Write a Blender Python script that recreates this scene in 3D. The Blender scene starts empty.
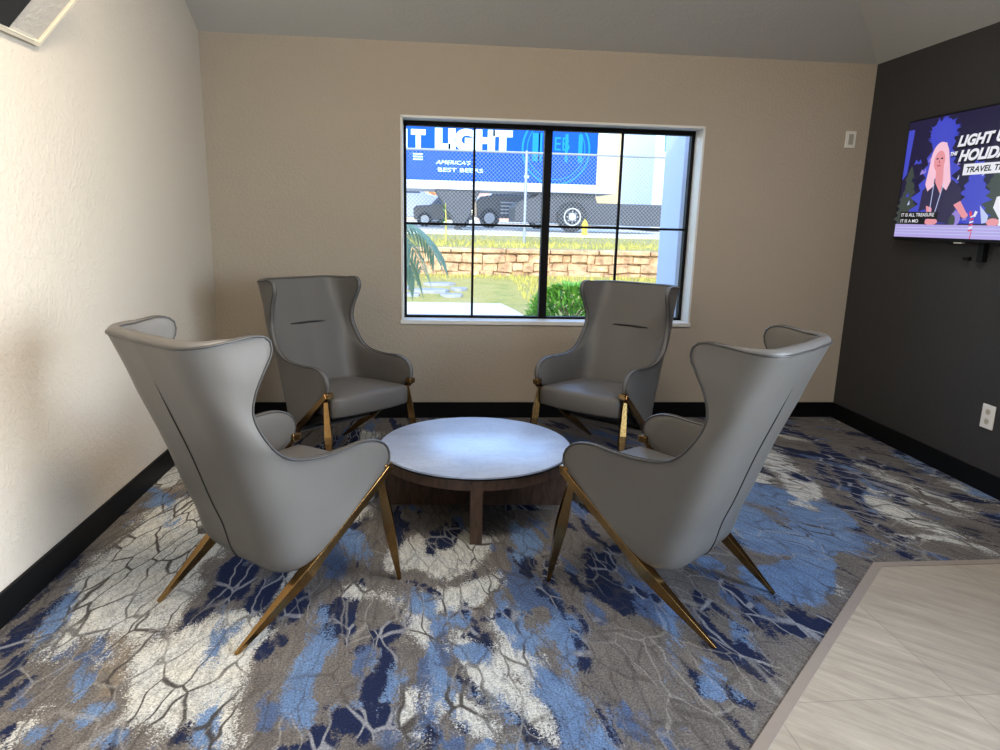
import bpy, bmesh, math, random
from mathutils import Vector, Matrix
PI = math.pi
random.seed(7)
sc = bpy.context.scene
C = sc.collection

# ------------------------------------------------------------------ camera, sky, sun, exposure
def cam_axes(yaw, pitch, roll):
    cy, sy, cp, sp = math.cos(yaw), math.sin(yaw), math.cos(pitch), math.sin(pitch)
    f = Vector((sy*cp, cy*cp, sp)); r = Vector((cy, -sy, 0)); u = r.cross(f)
    cr, sr = math.cos(roll), math.sin(roll)
    return cr*r + sr*u, -sr*r + cr*u, f
_r, _u, _f = cam_axes(0.0978, -0.2174, 0.0248)
cam_d = bpy.data.cameras.new('camera'); cam = bpy.data.objects.new('camera', cam_d); C.objects.link(cam)
cam_d.sensor_fit = 'HORIZONTAL'; cam_d.sensor_width = 36.0; cam_d.lens = 694.05/1000*36.0
cam_d.clip_start = 0.02; cam_d.clip_end = 400
M = Matrix((_r, _u, -_f)).transposed().to_4x4(); M.translation = Vector((0, 0, 1.35))
cam.matrix_world = M
sc.camera = cam

w = bpy.data.worlds.new('sky'); sc.world = w; w.use_nodes = True
nt = w.node_tree; nt.nodes.clear()
sky = nt.nodes.new('ShaderNodeTexSky'); sky.sky_type = 'NISHITA'; sky.sun_disc = False
sky.sun_elevation = math.radians(38); sky.sun_rotation = math.radians(200); sky.air_density = 1.0; sky.dust_density = 0.4; sky.ozone_density = 2.5
bg = nt.nodes.new('ShaderNodeBackground'); bg.inputs[1].default_value = 0.95
wo = nt.nodes.new('ShaderNodeOutputWorld')
nt.links.new(sky.outputs[0], bg.inputs[0]); nt.links.new(bg.outputs[0], wo.inputs[0])

def lamp(name, kind, loc, target, energy, col, **kw):
    d = bpy.data.lights.new(name, kind); d.energy = energy; d.color = col
    for k, v in kw.items(): setattr(d, k, v)
    o = bpy.data.objects.new(name, d); C.objects.link(o); o.location = loc
    o.rotation_euler = (Vector(target)-Vector(loc)).to_track_quat('-Z', 'Y').to_euler()
    return o
lamp('sun', 'SUN', (-6, -10, 14), (2, 18, 0), 3.8, (1.0, 0.84, 0.60), angle=0.01)
# daylight through the storefront glazing in the right wall behind the camera, the warm ceiling fixtures, then two added fill lamps
lamp('daylight_storefront', 'AREA', (2.90, -.10, 1.35), (-1.4, .25, 1.2), 146, (0.84, 0.91, 1.0), shape='RECTANGLE', size=3.2, size_y=1.9, spread=math.radians(104))
lamp('ceiling_fixture_light', 'AREA', (0.6, 0.9, 3.4), (-1.4, 1.5, 1.7), 40, (1.0, 0.84, 0.64), shape='RECTANGLE', size=1.2, size_y=0.5, spread=math.radians(84))
lamp('ceiling_fixture_light_far', 'AREA', (0.9, 1.9, 3.5), (0.9, 3.4, 0), 58, (1.0, 0.88, 0.72), shape='RECTANGLE', size=1.2, size_y=0.5)
lamp('right_floor_fill', 'AREA', (1.9, 2.6, 2.9), (2.1, 3.4, 0), 13, (0.95, 0.96, 1.0), shape='RECTANGLE', size=.6, size_y=.6, spread=math.radians(120))  # added fill, no fixture here: brightens the floor and back wall at right
lamp('ceiling_slope_fill', 'AREA', (-1.25, -.3, 2.3), (2.6, 2.6, 2.9), 11, (1.0, 0.93, 0.82), shape='RECTANGLE', size=.4, size_y=.3, spread=math.radians(110))  # added fill out of view, no real sconce: lifts the right ceiling slope

vs = sc.view_settings
vs.view_transform = 'Standard'; vs.look = 'None'; vs.gamma = 1.0; vs.use_curve_mapping = False
vs.exposure = 0.0
try:
    sc.cycles.use_denoising = True
    sc.cycles.max_bounces = 8
    sc.cycles.sample_clamp_indirect = 6
except Exception: pass

# ------------------------------------------------------------------ helpers
def link(o, parent=None):
    C.objects.link(o)
    if parent is not None: o.parent = parent
    return o
def empty(name, loc=(0, 0, 0), rz=0.0, parent=None):
    o = bpy.data.objects.new(name, None); o.empty_display_size = 0.1
    o.location = loc; o.rotation_euler = (0, 0, rz)
    return link(o, parent)
def tag(o, label=None, cat=None, group=None, kind=None):
    if label: o['label'] = label
    if cat: o['category'] = cat
    if group: o['group'] = group
    if kind: o['kind'] = kind
    return o
def copy_tree(o, parent=None):
    c = o.copy(); C.objects.link(c); c.parent = parent
    for ch in list(o.children): copy_tree(ch, c)
    return c

class MB:
    def __init__(s): s.v = []; s.f = []; s.m = []; s.mi = 0
    def add(s, vs, fs):
        n = len(s.v); s.v += [tuple(v) for v in vs]
        for f in fs: s.f.append(tuple(i+n for i in f)); s.m.append(s.mi)
        return s
    def box(s, a, b, rot=None, piv=None):
        (x0, y0, z0), (x1, y1, z1) = a, b
        p = [Vector(q) for q in ((x0,y0,z0),(x1,y0,z0),(x1,y1,z0),(x0,y1,z0),(x0,y0,z1),(x1,y0,z1),(x1,y1,z1),(x0,y1,z1))]
        if rot is not None:
            pv = Vector(piv) if piv else sum(p, Vector())/8
            p = [pv + rot @ (q-pv) for q in p]
        return s.add(p, [(0,3,2,1),(4,5,6,7),(0,1,5,4),(1,2,6,5),(2,3,7,6),(3,0,4,7)])
    def tube(s, pts, rad, n=8, closed=False, cap=True, up=None, phase=0.0):
        pts = [Vector(p) for p in pts]; k = len(pts)
        if not hasattr(rad, '__len__'): rad = [rad]*k
        rings = []; prev = None
        for i, p in enumerate(pts):
            if closed: t = pts[(i+1) % k]-pts[i-1]
            else: t = pts[min(i+1, k-1)]-pts[max(i-1, 0)]
            t.normalize()
            if prev is None:
                ref = Vector(up) if up else (Vector((0,0,1)) if abs(t.z) < .9 else Vector((1,0,0)))
                a = (ref - t*ref.dot(t)).normalized()
            else: a = (prev - t*prev.dot(t)).normalized()
            prev = a; b = t.cross(a)
            rr = rad[i]; ra, rb = (rr if hasattr(rr, '__len__') else (rr, rr))
            rings.append([p + a*ra*math.cos(2*PI*j/n+phase) + b*rb*math.sin(2*PI*j/n+phase) for j in range(n)])
        vs = [q for r in rings for q in r]; fs = []
        for i in range(k if closed else k-1):
            for j in range(n):
                a0 = i*n+j; a1 = i*n+(j+1) % n; b0 = ((i+1) % k)*n+j; b1 = ((i+1) % k)*n+(j+1) % n
                fs.append((a0, a1, b1, b0))
        if cap and not closed:
            fs.append(tuple(range(n-1, -1, -1))); fs.append(tuple((k-1)*n+j for j in range(n)))
        return s.add(vs, fs)
    def lathe(s, prof, c=(0, 0, 0), n=48, axis='z'):
        vs = []; fs = []
        for (r, z) in prof:
            for j in range(n):
                a = 2*PI*j/n; x, y = r*math.cos(a), r*math.sin(a)
                q = (x, y, z) if axis == 'z' else ((x, z, y) if axis == 'y' else (z, x, y))
                vs.append((q[0]+c[0], q[1]+c[1], q[2]+c[2]))
        for i in range(len(prof)-1):
            for j in range(n): fs.append((i*n+j, i*n+(j+1) % n, (i+1)*n+(j+1) % n, (i+1)*n+j))
        fs.append(tuple(range(n-1, -1, -1))); fs.append(tuple((len(prof)-1)*n+j for j in range(n)))
        return s.add(vs, fs)
    def prism(s, poly, t0, t1, f):
        """poly: list of (a,b); f(a,b,t) -> xyz"""
        n = len(poly)
        vs = [f(a, b, t0) for a, b in poly] + [f(a, b, t1) for a, b in poly]
        fs = [tuple(range(n-1, -1, -1)), tuple(range(n, 2*n))] + [(i, (i+1) % n, n+(i+1) % n, n+i) for i in range(n)]
        return s.add(vs, fs)
    def build(s, name, mats, parent=None, smooth=False, bevel=0, sub=0, recalc=True, angle=None):
        me = bpy.data.meshes.new(name); me.from_pydata(s.v, [], s.f); 
        if not isinstance(mats, (list, tuple)): mats = [mats]
        for m in mats: me.materials.append(m)
        for p, mi in zip(me.polygons, s.m): p.material_index = min(mi, len(mats)-1)
        if recalc:
            b = bmesh.new(); b.from_mesh(me); bmesh.ops.recalc_face_normals(b, faces=b.faces); b.to_mesh(me); b.free()
        o = bpy.data.objects.new(name, me); link(o, parent)
        if bevel:
            md = o.modifiers.new('bevel', 'BEVEL'); md.width = bevel; md.segments = 3; md.limit_method = 'ANGLE'; md.angle_limit = math.radians(40)
        if sub:
            md = o.modifiers.new('sub', 'SUBSURF'); md.levels = sub; md.render_levels = sub
        if smooth:
            for p in me.polygons: p.use_smooth = True
        if angle:
            for p in me.polygons: p.use_smooth = True
            try: me.set_sharp_from_angle(angle=math.radians(angle))
            except Exception: pass
        return o

def crom(pts, n=8):
    """Catmull-Rom through points (tuples of any length)"""
    out = []; k = len(pts)
    for i in range(k-1):
        p0 = pts[max(i-1, 0)]; p1 = pts[i]; p2 = pts[i+1]; p3 = pts[min(i+2, k-1)]
        for j in range(n):
            t = j/n; t2 = t*t; t3 = t2*t
            out.append(tuple(0.5*((2*b)+(-a+c)*t+(2*a-5*b+4*c-d)*t2+(-a+3*b-3*c+d)*t3) for a, b, c, d in zip(p0, p1, p2, p3)))
    out.append(tuple(pts[-1])); return out
def resample(pts, n):
    P = [Vector(p) for p in pts]; L = [0]
    for a, b in zip(P, P[1:]): L.append(L[-1]+(b-a).length)
    out = []; j = 0
    for i in range(n):
        s_ = L[-1]*i/(n-1)
        while j < len(L)-2 and L[j+1] < s_: j += 1
        t = (s_-L[j])/max(1e-9, L[j+1]-L[j]); out.append(P[j].lerp(P[j+1], min(1, t)))
    return out
def text_tris(txt, size, bold=0.0, shear=0.0, sx=1.0):
    cu = bpy.data.curves.new('t', 'FONT'); cu.body = txt; cu.size = size; cu.offset = bold; cu.shear = shear
    cu.fill_mode = 'FRONT' if hasattr(cu, 'fill_mode') else cu.fill_mode
    ob = bpy.data.objects.new('t', cu); C.objects.link(ob)
    dg = bpy.context.evaluated_depsgraph_get(); dg.update()
    me = bpy.data.meshes.new_from_object(ob.evaluated_get(dg))
    vs = [(v.co.x*sx, v.co.y) for v in me.vertices]; fs = [tuple(p.vertices) for p in me.polygons]
    bpy.data.objects.remove(ob); bpy.data.meshes.remove(me); bpy.data.curves.remove(cu)
    return vs, fs

# ------------------------------------------------------------------ materials
MATS = {}
class NT:
    def __init__(s, name):
        s.m = bpy.data.materials.new(name); s.m.use_nodes = True; s.t = s.m.node_tree
        s.b = s.t.nodes['Principled BSDF']; MATS[name] = s.m
    def n(s, typ, **kw):
        nd = s.t.nodes.new(typ)
        for k, v in kw.items(): setattr(nd, k, v)
        return nd
    def l(s, a, b): s.t.links.new(a, b)
    def val(s, sock, v):
        if hasattr(v, 'bl_idname') or isinstance(v, bpy.types.NodeSocket): s.l(v, sock)
        else: sock.default_value = v
    def math(s, op, a, b=None, c=None, clamp=False):
        nd = s.n('ShaderNodeMath', operation=op); nd.use_clamp = clamp
        s.val(nd.inputs[0], a)
        if b is not None: s.val(nd.inputs[1], b)
        if c is not None: s.val(nd.inputs[2], c)
        return nd.outputs[0]
    def mix(s, f, a, b, blend='MIX'):
        nd = s.n('ShaderNodeMix', data_type='RGBA', blend_type=blend)
        s.val(nd.inputs[0], f)
        for i, v in ((6, a), (7, b)):
            if isinstance(v, bpy.types.NodeSocket): s.l(v, nd.inputs[i])
            else: nd.inputs[i].default_value = (*v, 1) if len(v) == 3 else v
        return nd.outputs[2]
    def noise(s, vec, scale, detail=3, rough=.5, dist=0, out=0):
        nd = s.n('ShaderNodeTexNoise'); nd.inputs['Scale'].default_value = scale; nd.inputs['Detail'].default_value = detail
        nd.inputs['Roughness'].default_value = rough; nd.inputs['Distortion'].default_value = dist
        if vec is not None: s.l(vec, nd.inputs['Vector'])
        return nd.outputs[out]
    def coords(s, which='Object'):
        return s.n('ShaderNodeTexCoord').outputs[which]
    def mapping(s, vec, loc=(0,0,0), rot=(0,0,0), scale=(1,1,1), kind='POINT'):
        nd = s.n('ShaderNodeMapping', vector_type=kind); s.l(vec, nd.inputs[0])
        nd.inputs[1].default_value = loc; nd.inputs[2].default_value = rot; nd.inputs[3].default_value = scale
        return nd.outputs[0]
    def ramp(s, f, stops):
        nd = s.n('ShaderNodeValToRGB'); s.l(f, nd.inputs[0]); e = nd.color_ramp.elements
        while len(e) > 1: e.remove(e[0])
        e[0].position = stops[0][0]; e[0].color = (*stops[0][1], 1)
        for p, c in stops[1:]:
            x = e.new(p); x.color = (*c, 1)
        return nd.outputs[0]
    def step(s, x, a, b):
        nd = s.n('ShaderNodeMapRange', interpolation_type='SMOOTHSTEP'); s.val(nd.inputs[0], x)
        nd.inputs[1].default_value = a; nd.inputs[2].default_value = b; nd.inputs[3].default_value = 0; nd.inputs[4].default_value = 1
        return nd.outputs[0]
    def bump(s, h, strength, dist=0.01):
        nd = s.n('ShaderNodeBump'); s.l(h, nd.inputs['Height']); nd.inputs['Strength'].default_value = strength
        nd.inputs['Distance'].default_value = dist; s.l(nd.outputs[0], s.b.inputs['Normal'])
    def base(s, c):
        s.val(s.b.inputs['Base Color'], c if isinstance(c, bpy.types.NodeSocket) else (*c, 1))
    def set(s, **kw):
        for k, v in kw.items():
            s.b.inputs[k.replace('_', ' ')].default_value = v
        return s

def simple(name, col, rough=.5, metal=0, bump=None, var=0.0, scale=8, spec=None):
    t = NT(name); t.set(Roughness=rough, Metallic=metal)
    if spec is not None: t.b.inputs['Specular IOR Level'].default_value = spec
    co = t.coords()
    if var:
        f = t.noise(co, scale, 4); t.base(t.mix(f, tuple(c*(1-var) for c in col), tuple(min(1, c*(1+var)) for c in col)))
    else: t.base(col)
    if bump: t.bump(t.noise(co, bump[0], 3), bump[1], bump[2])
    return t.m
def emit(name, col, s=1.0):
    t = NT(name); t.base((0, 0, 0)); t.b.inputs['Emission Color'].default_value = (*col, 1); t.b.inputs['Emission Strength'].default_value = s
    t.set(Roughness=.4); return t.m

def srgb(r, g, b):
    f = lambda c: (c/255/12.92) if c/255 <= .04045 else ((c/255+.055)/1.055)**2.4
    return (f(r), f(g), f(b))

def wall_mat(name, col, bs=.35):
    t = NT(name); co = t.coords(); t.set(Roughness=.75)
    t.b.inputs['Specular IOR Level'].default_value = .25
    f = t.noise(co, 1.3, 2); t.base(t.mix(f, tuple(c*.96 for c in col), tuple(c*1.04 for c in col)))
    h = t.math('ADD', t.step(t.noise(co, 55, 3, .6), .45, .62), t.math('MULTIPLY', t.noise(co, 180, 2), .4))
    t.bump(h, bs, .004); return t.m
M_wall = wall_mat('beige_wall_paint', srgb(174, 163, 148))
M_wall_left = wall_mat('brightened_wall_paint', srgb(192, 184, 172), .4)  # same paint as the back wall, its stronger light put into the colour
M_ceil = wall_mat('ceiling_paint', srgb(192, 191, 185), .2)
M_dark = wall_mat('charcoal_wall_paint', srgb(56, 55, 55), .25)
M_black = simple('black_baseboard', srgb(7, 8, 10), .5, spec=.2)
M_blackframe = simple('black_window_frame', (.006, .006, .007), .6, spec=.15)
M_white = simple('white_trim_paint', (.75, .74, .71), .45)
M_cream = simple('cream_frame_paint', srgb(222, 210, 186), .5)
M_plate = simple('white_plastic', (.8, .78, .73), .35)
M_platei = simple('cream_plastic', (.55, .5, .4), .4)
M_plateg = simple('grey_plastic', (.38, .36, .32), .5)

# glass
t = NT('window_glass'); t.t.nodes.remove(t.b)
tr = t.n('ShaderNodeBsdfTransparent'); gl = t.n('ShaderNodeBsdfGlossy'); gl.inputs['Roughness'].default_value = .02
fr = t.n('ShaderNodeFresnel'); fr.inputs[0].default_value = 1.12; mx = t.n('ShaderNodeMixShader')
t.l(fr.outputs[0], mx.inputs[0]); t.l(tr.outputs[0], mx.inputs[1]); t.l(gl.outputs[0], mx.inputs[2])
tr.inputs[0].default_value = (.97, .985, 1, 1)
t.l(mx.outputs[0], t.t.nodes['Material Output'].inputs[0]); M_glass = t.m

# chair fabric
t = NT('grey_leather'); co = t.coords(); t.set(Roughness=.43)
f = t.noise(co, 6, 3); t.base(t.mix(f, srgb(92, 90, 87), srgb(101, 98, 95)))
t.b.inputs['Specular IOR Level'].default_value = .38
v = t.n('ShaderNodeTexVoronoi'); v.inputs['Scale'].default_value = 260; t.l(co, v.inputs['Vector'])
t.bump(v.outputs['Distance'], .12, .001); M_leather = t.m
M_piping = simple('dark_grey_piping', srgb(58, 57, 56), .45)
M_seam = simple('black_seam', (.012, .012, .013), .8)
t = NT('brushed_brass'); co = t.coords(); t.set(Metallic=1.0, Roughness=.19)
f = t.noise(t.mapping(co, scale=(30, 30, 6)), 6, 3); t.base(t.mix(f, srgb(132, 100, 60), srgb(170, 136, 88))); M_brass = t.m
M_under = simple('black_underside_cloth', (.01, .01, .01), .9)

# table
t = NT('pale_marble_laminate'); co = t.coords(); t.set(Roughness=.2)
a = t.noise(t.mapping(co, rot=(0, 0, .5), scale=(1, 2.2, 1)), 3.5, 6, .6, 1.2); b = t.noise(co, 14, 5, .6)
c1 = t.mix(t.step(a, .35, .65), srgb(168, 188, 226), srgb(188, 206, 240))  # pale blue of the reflected sky is mixed into these base tones
t.base(t.mix(t.math('MULTIPLY', t.step(t.math('ABSOLUTE', t.math('SUBTRACT', b, .5)), .03, .0), .35), c1, srgb(130, 144, 172))); M_marble = t.m
t.b.inputs['Specular IOR Level'].default_value = 1.0; t.b.inputs['Coat Weight'].default_value = 1.0; t.b.inputs['Coat IOR'].default_value = 2.4; t.b.inputs['Coat Roughness'].default_value = .42; t.set(Roughness=.35)
t = NT('walnut_wood'); co = t.coords(); t.set(Roughness=.42)
a = t.noise(t.mapping(co, scale=(4, 4, 1)), 9, 6, .6, .8)
t.base(t.ramp(a, [(.3, srgb(48, 34, 27)), (.55, srgb(80, 60, 48)), (.75, srgb(98, 76, 60))])); M_walnut = t.m

# carpet ------------------------------------------------------------
def carpet():
    t = NT('patterned_carpet'); co = t.coords('Object'); t.set(Roughness=.95)
    t.b.inputs['Specular IOR Level'].default_value = .1
    def vm(op, a, b):
        nd = t.n('ShaderNodeVectorMath', operation=op)
        for i, v in enumerate((a, b)):
            if isinstance(v, bpy.types.NodeSocket): t.l(v, nd.inputs[i])
            elif v is not None: nd.inputs[i].default_value = v
        return nd
    wob = vm('SUBTRACT', t.noise(co, 9, 5, .75, out=1), (.5, .5, .5)).outputs[0]
    # the streaks fan out from a point beyond the back wall: polar coordinates around it
    sp = t.n('ShaderNodeSeparateXYZ'); t.l(co, sp.inputs[0])
    px_ = t.math('ADD', sp.outputs[0], .42); py_ = t.math('SUBTRACT', 6.66, sp.outputs[1])
    th0 = t.math('MULTIPLY', t.math('ARCTAN2', px_, py_), 3.9)
    rad0 = t.math('SQRT', t.math('ADD', t.math('MULTIPLY', px_, px_), t.math('MULTIPLY', py_, py_)))
    cb = t.n('ShaderNodeCombineXYZ'); t.l(th0, cb.inputs[0]); t.l(rad0, cb.inputs[1]); fan = cb.outputs[0]
    wc = vm('ADD', fan, vm('MULTIPLY', wob, (.08, .3, 0)).outputs[0]).outputs[0]
    stz = vm('SUBTRACT', t.noise(t.mapping(wc, scale=(9, 2.2, 1)), 1.6, 6, .72, out=1), (.5, .5, .5)).outputs[0]
    wsep = t.n('ShaderNodeSeparateXYZ'); t.l(stz, wsep.inputs[0])
    def field(nm, k):
        at = t.n('ShaderNodeAttribute', attribute_name='field_'+nm, attribute_type='GEOMETRY')
        return t.math('ADD', at.outputs['Fac'], t.math('MULTIPLY', wsep.outputs[k], 3.0))
    spk = t.noise(co, 130, 3, .85)
    base = t.mix(t.noise(t.mapping(wc, scale=(11, 1.3, 1)), 3, 6, .78), srgb(58, 55, 55), srgb(136, 130, 125))
    # background streaks of each colour where no large figure stands
    st = t.noise(t.mapping(wc, scale=(2.6, .75, 1), loc=(3, 1, 0)), 2.4, 3, .6)
    st2 = t.noise(t.mapping(wc, scale=(3, .8, 1), loc=(7, 4, 0)), 2.2, 3, .6)
    col = t.mix(t.step(t.math('ADD', st, t.math('MULTIPLY', spk, .12)), .62, .67), base, srgb(78, 96, 130))
    col = t.mix(t.step(t.math('ADD', st2, t.math('MULTIPLY', spk, .08)), .61, .64), col, srgb(28, 36, 62))
    def layer(col, d, c, lo=.9, hi=1.1, sp=.5):
        dd = t.math('ADD', d, t.math('MULTIPLY', t.math('SUBTRACT', spk, .5), sp))
        return t.mix(t.math('SUBTRACT', 1.0, t.step(dd, lo, hi)), col, c)
    dC, dT, dB, dN = field('cream', 0), field('tan', 1), field('blue', 1), field('navy', 2)
    creamc = t.mix(t.noise(co, 9, 3), srgb(184, 190, 194), srgb(206, 202, 188))
    bluec = t.mix(t.noise(co, 7, 3), srgb(74, 100, 142), srgb(120, 146, 180))
    col = layer(col, dT, srgb(122, 112, 101))
    col = layer(col, dC, creamc, sp=2.6)
    fleck = t.math('MULTIPLY', t.step(t.noise(t.mapping(wc, scale=(30, 9, 1)), 2, 5, .8), .50, .60), t.math('MULTIPLY', .55, t.math('SUBTRACT', 1.0, t.step(dC, .7, 1.3))))
    col = t.mix(fleck, col, srgb(112, 112, 116))
    col = layer(col, dB, bluec, sp=1.8)
    col = layer(col, dN, srgb(30, 38, 66), sp=.9)
    # veins
    fl = vm('MULTIPLY', vm('ADD', fan, vm('MULTIPLY', vm('SUBTRACT', t.noise(co, 2.2, 3, .6, out=1), (.5, .5, .5)).outputs[0], (.16, .2, 0)).outputs[0]).outputs[0], (14.5, 4.2, 0)).outputs[0]
    vo = t.n('ShaderNodeTexVoronoi', feature='DISTANCE_TO_EDGE'); vo.inputs['Scale'].default_value = 1; t.l(fl, vo.inputs['Vector'])
    vein = t.math('SUBTRACT', 1.0, t.step(t.math('ADD', vo.outputs['Distance'], t.math('MULTIPLY', spk, .06)), .045, .085))
    vo2 = t.n('ShaderNodeTexVoronoi', feature='DISTANCE_TO_EDGE'); vo2.inputs['Scale'].default_value = 2.3; t.l(fl, vo2.inputs['Vector'])
    vein2 = t.math('SUBTRACT', 1.0, t.step(vo2.outputs['Distance'], .03, .09))
    isdark = t.math('SUBTRACT', 1.0, t.step(t.math('MINIMUM', dN, 9), .8, 1.25))
    lite = t.math('MULTIPLY', vein, t.math('MULTIPLY', .75, isdark))
    iscream = t.math('SUBTRACT', 1.0, t.step(t.math('MINIMUM', dC, dT), .9, 1.2))
    notn = t.math('SUBTRACT', 1.0, isdark)
    dark = t.math('MULTIPLY', vein, t.math('MULTIPLY', notn, t.math('ADD', .45, t.math('MULTIPLY', iscream, .5))))
    gate = t.step(t.noise(co, 2.2, 2), .35, .55)
    col = t.mix(t.math('MULTIPLY', dark, t.math('ADD', .35, t.math('MULTIPLY', gate, .65))), col, srgb(64, 60, 58))
    col = t.mix(t.math('MULTIPLY', t.math('MULTIPLY', vein2, notn), .22), col, srgb(70, 68, 70))
    col = t.mix(lite, col, srgb(150, 152, 158))
    # light threads over the grey ground
    vo3 = t.n('ShaderNodeTexVoronoi', feature='DISTANCE_TO_EDGE'); vo3.inputs['Scale'].default_value = .8
    t.l(vm('ADD', fl, (3.3, 7.1, 0)).outputs[0], vo3.inputs['Vector'])
    th = t.math('SUBTRACT', 1.0, t.step(t.math('ADD', vo3.outputs['Distance'], t.math('MULTIPLY', spk, .05)), .028, .055))
    col = t.mix(t.math('MULTIPLY', t.math('MULTIPLY', th, t.step(t.noise(co, 1.7, 2), .48, .56)), .4), col, srgb(160, 158, 154))
    g = t.step(t.noise(co, 150, 3, .9), .32, .68)
    col = t.mix(.75, col, t.mix(g, (.18, .18, .18), (.82, .82, .82)), 'OVERLAY')
    t.base(col); t.bump(t.noise(co, 380, 2, .8), .5, .004)
    return t.m
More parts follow.
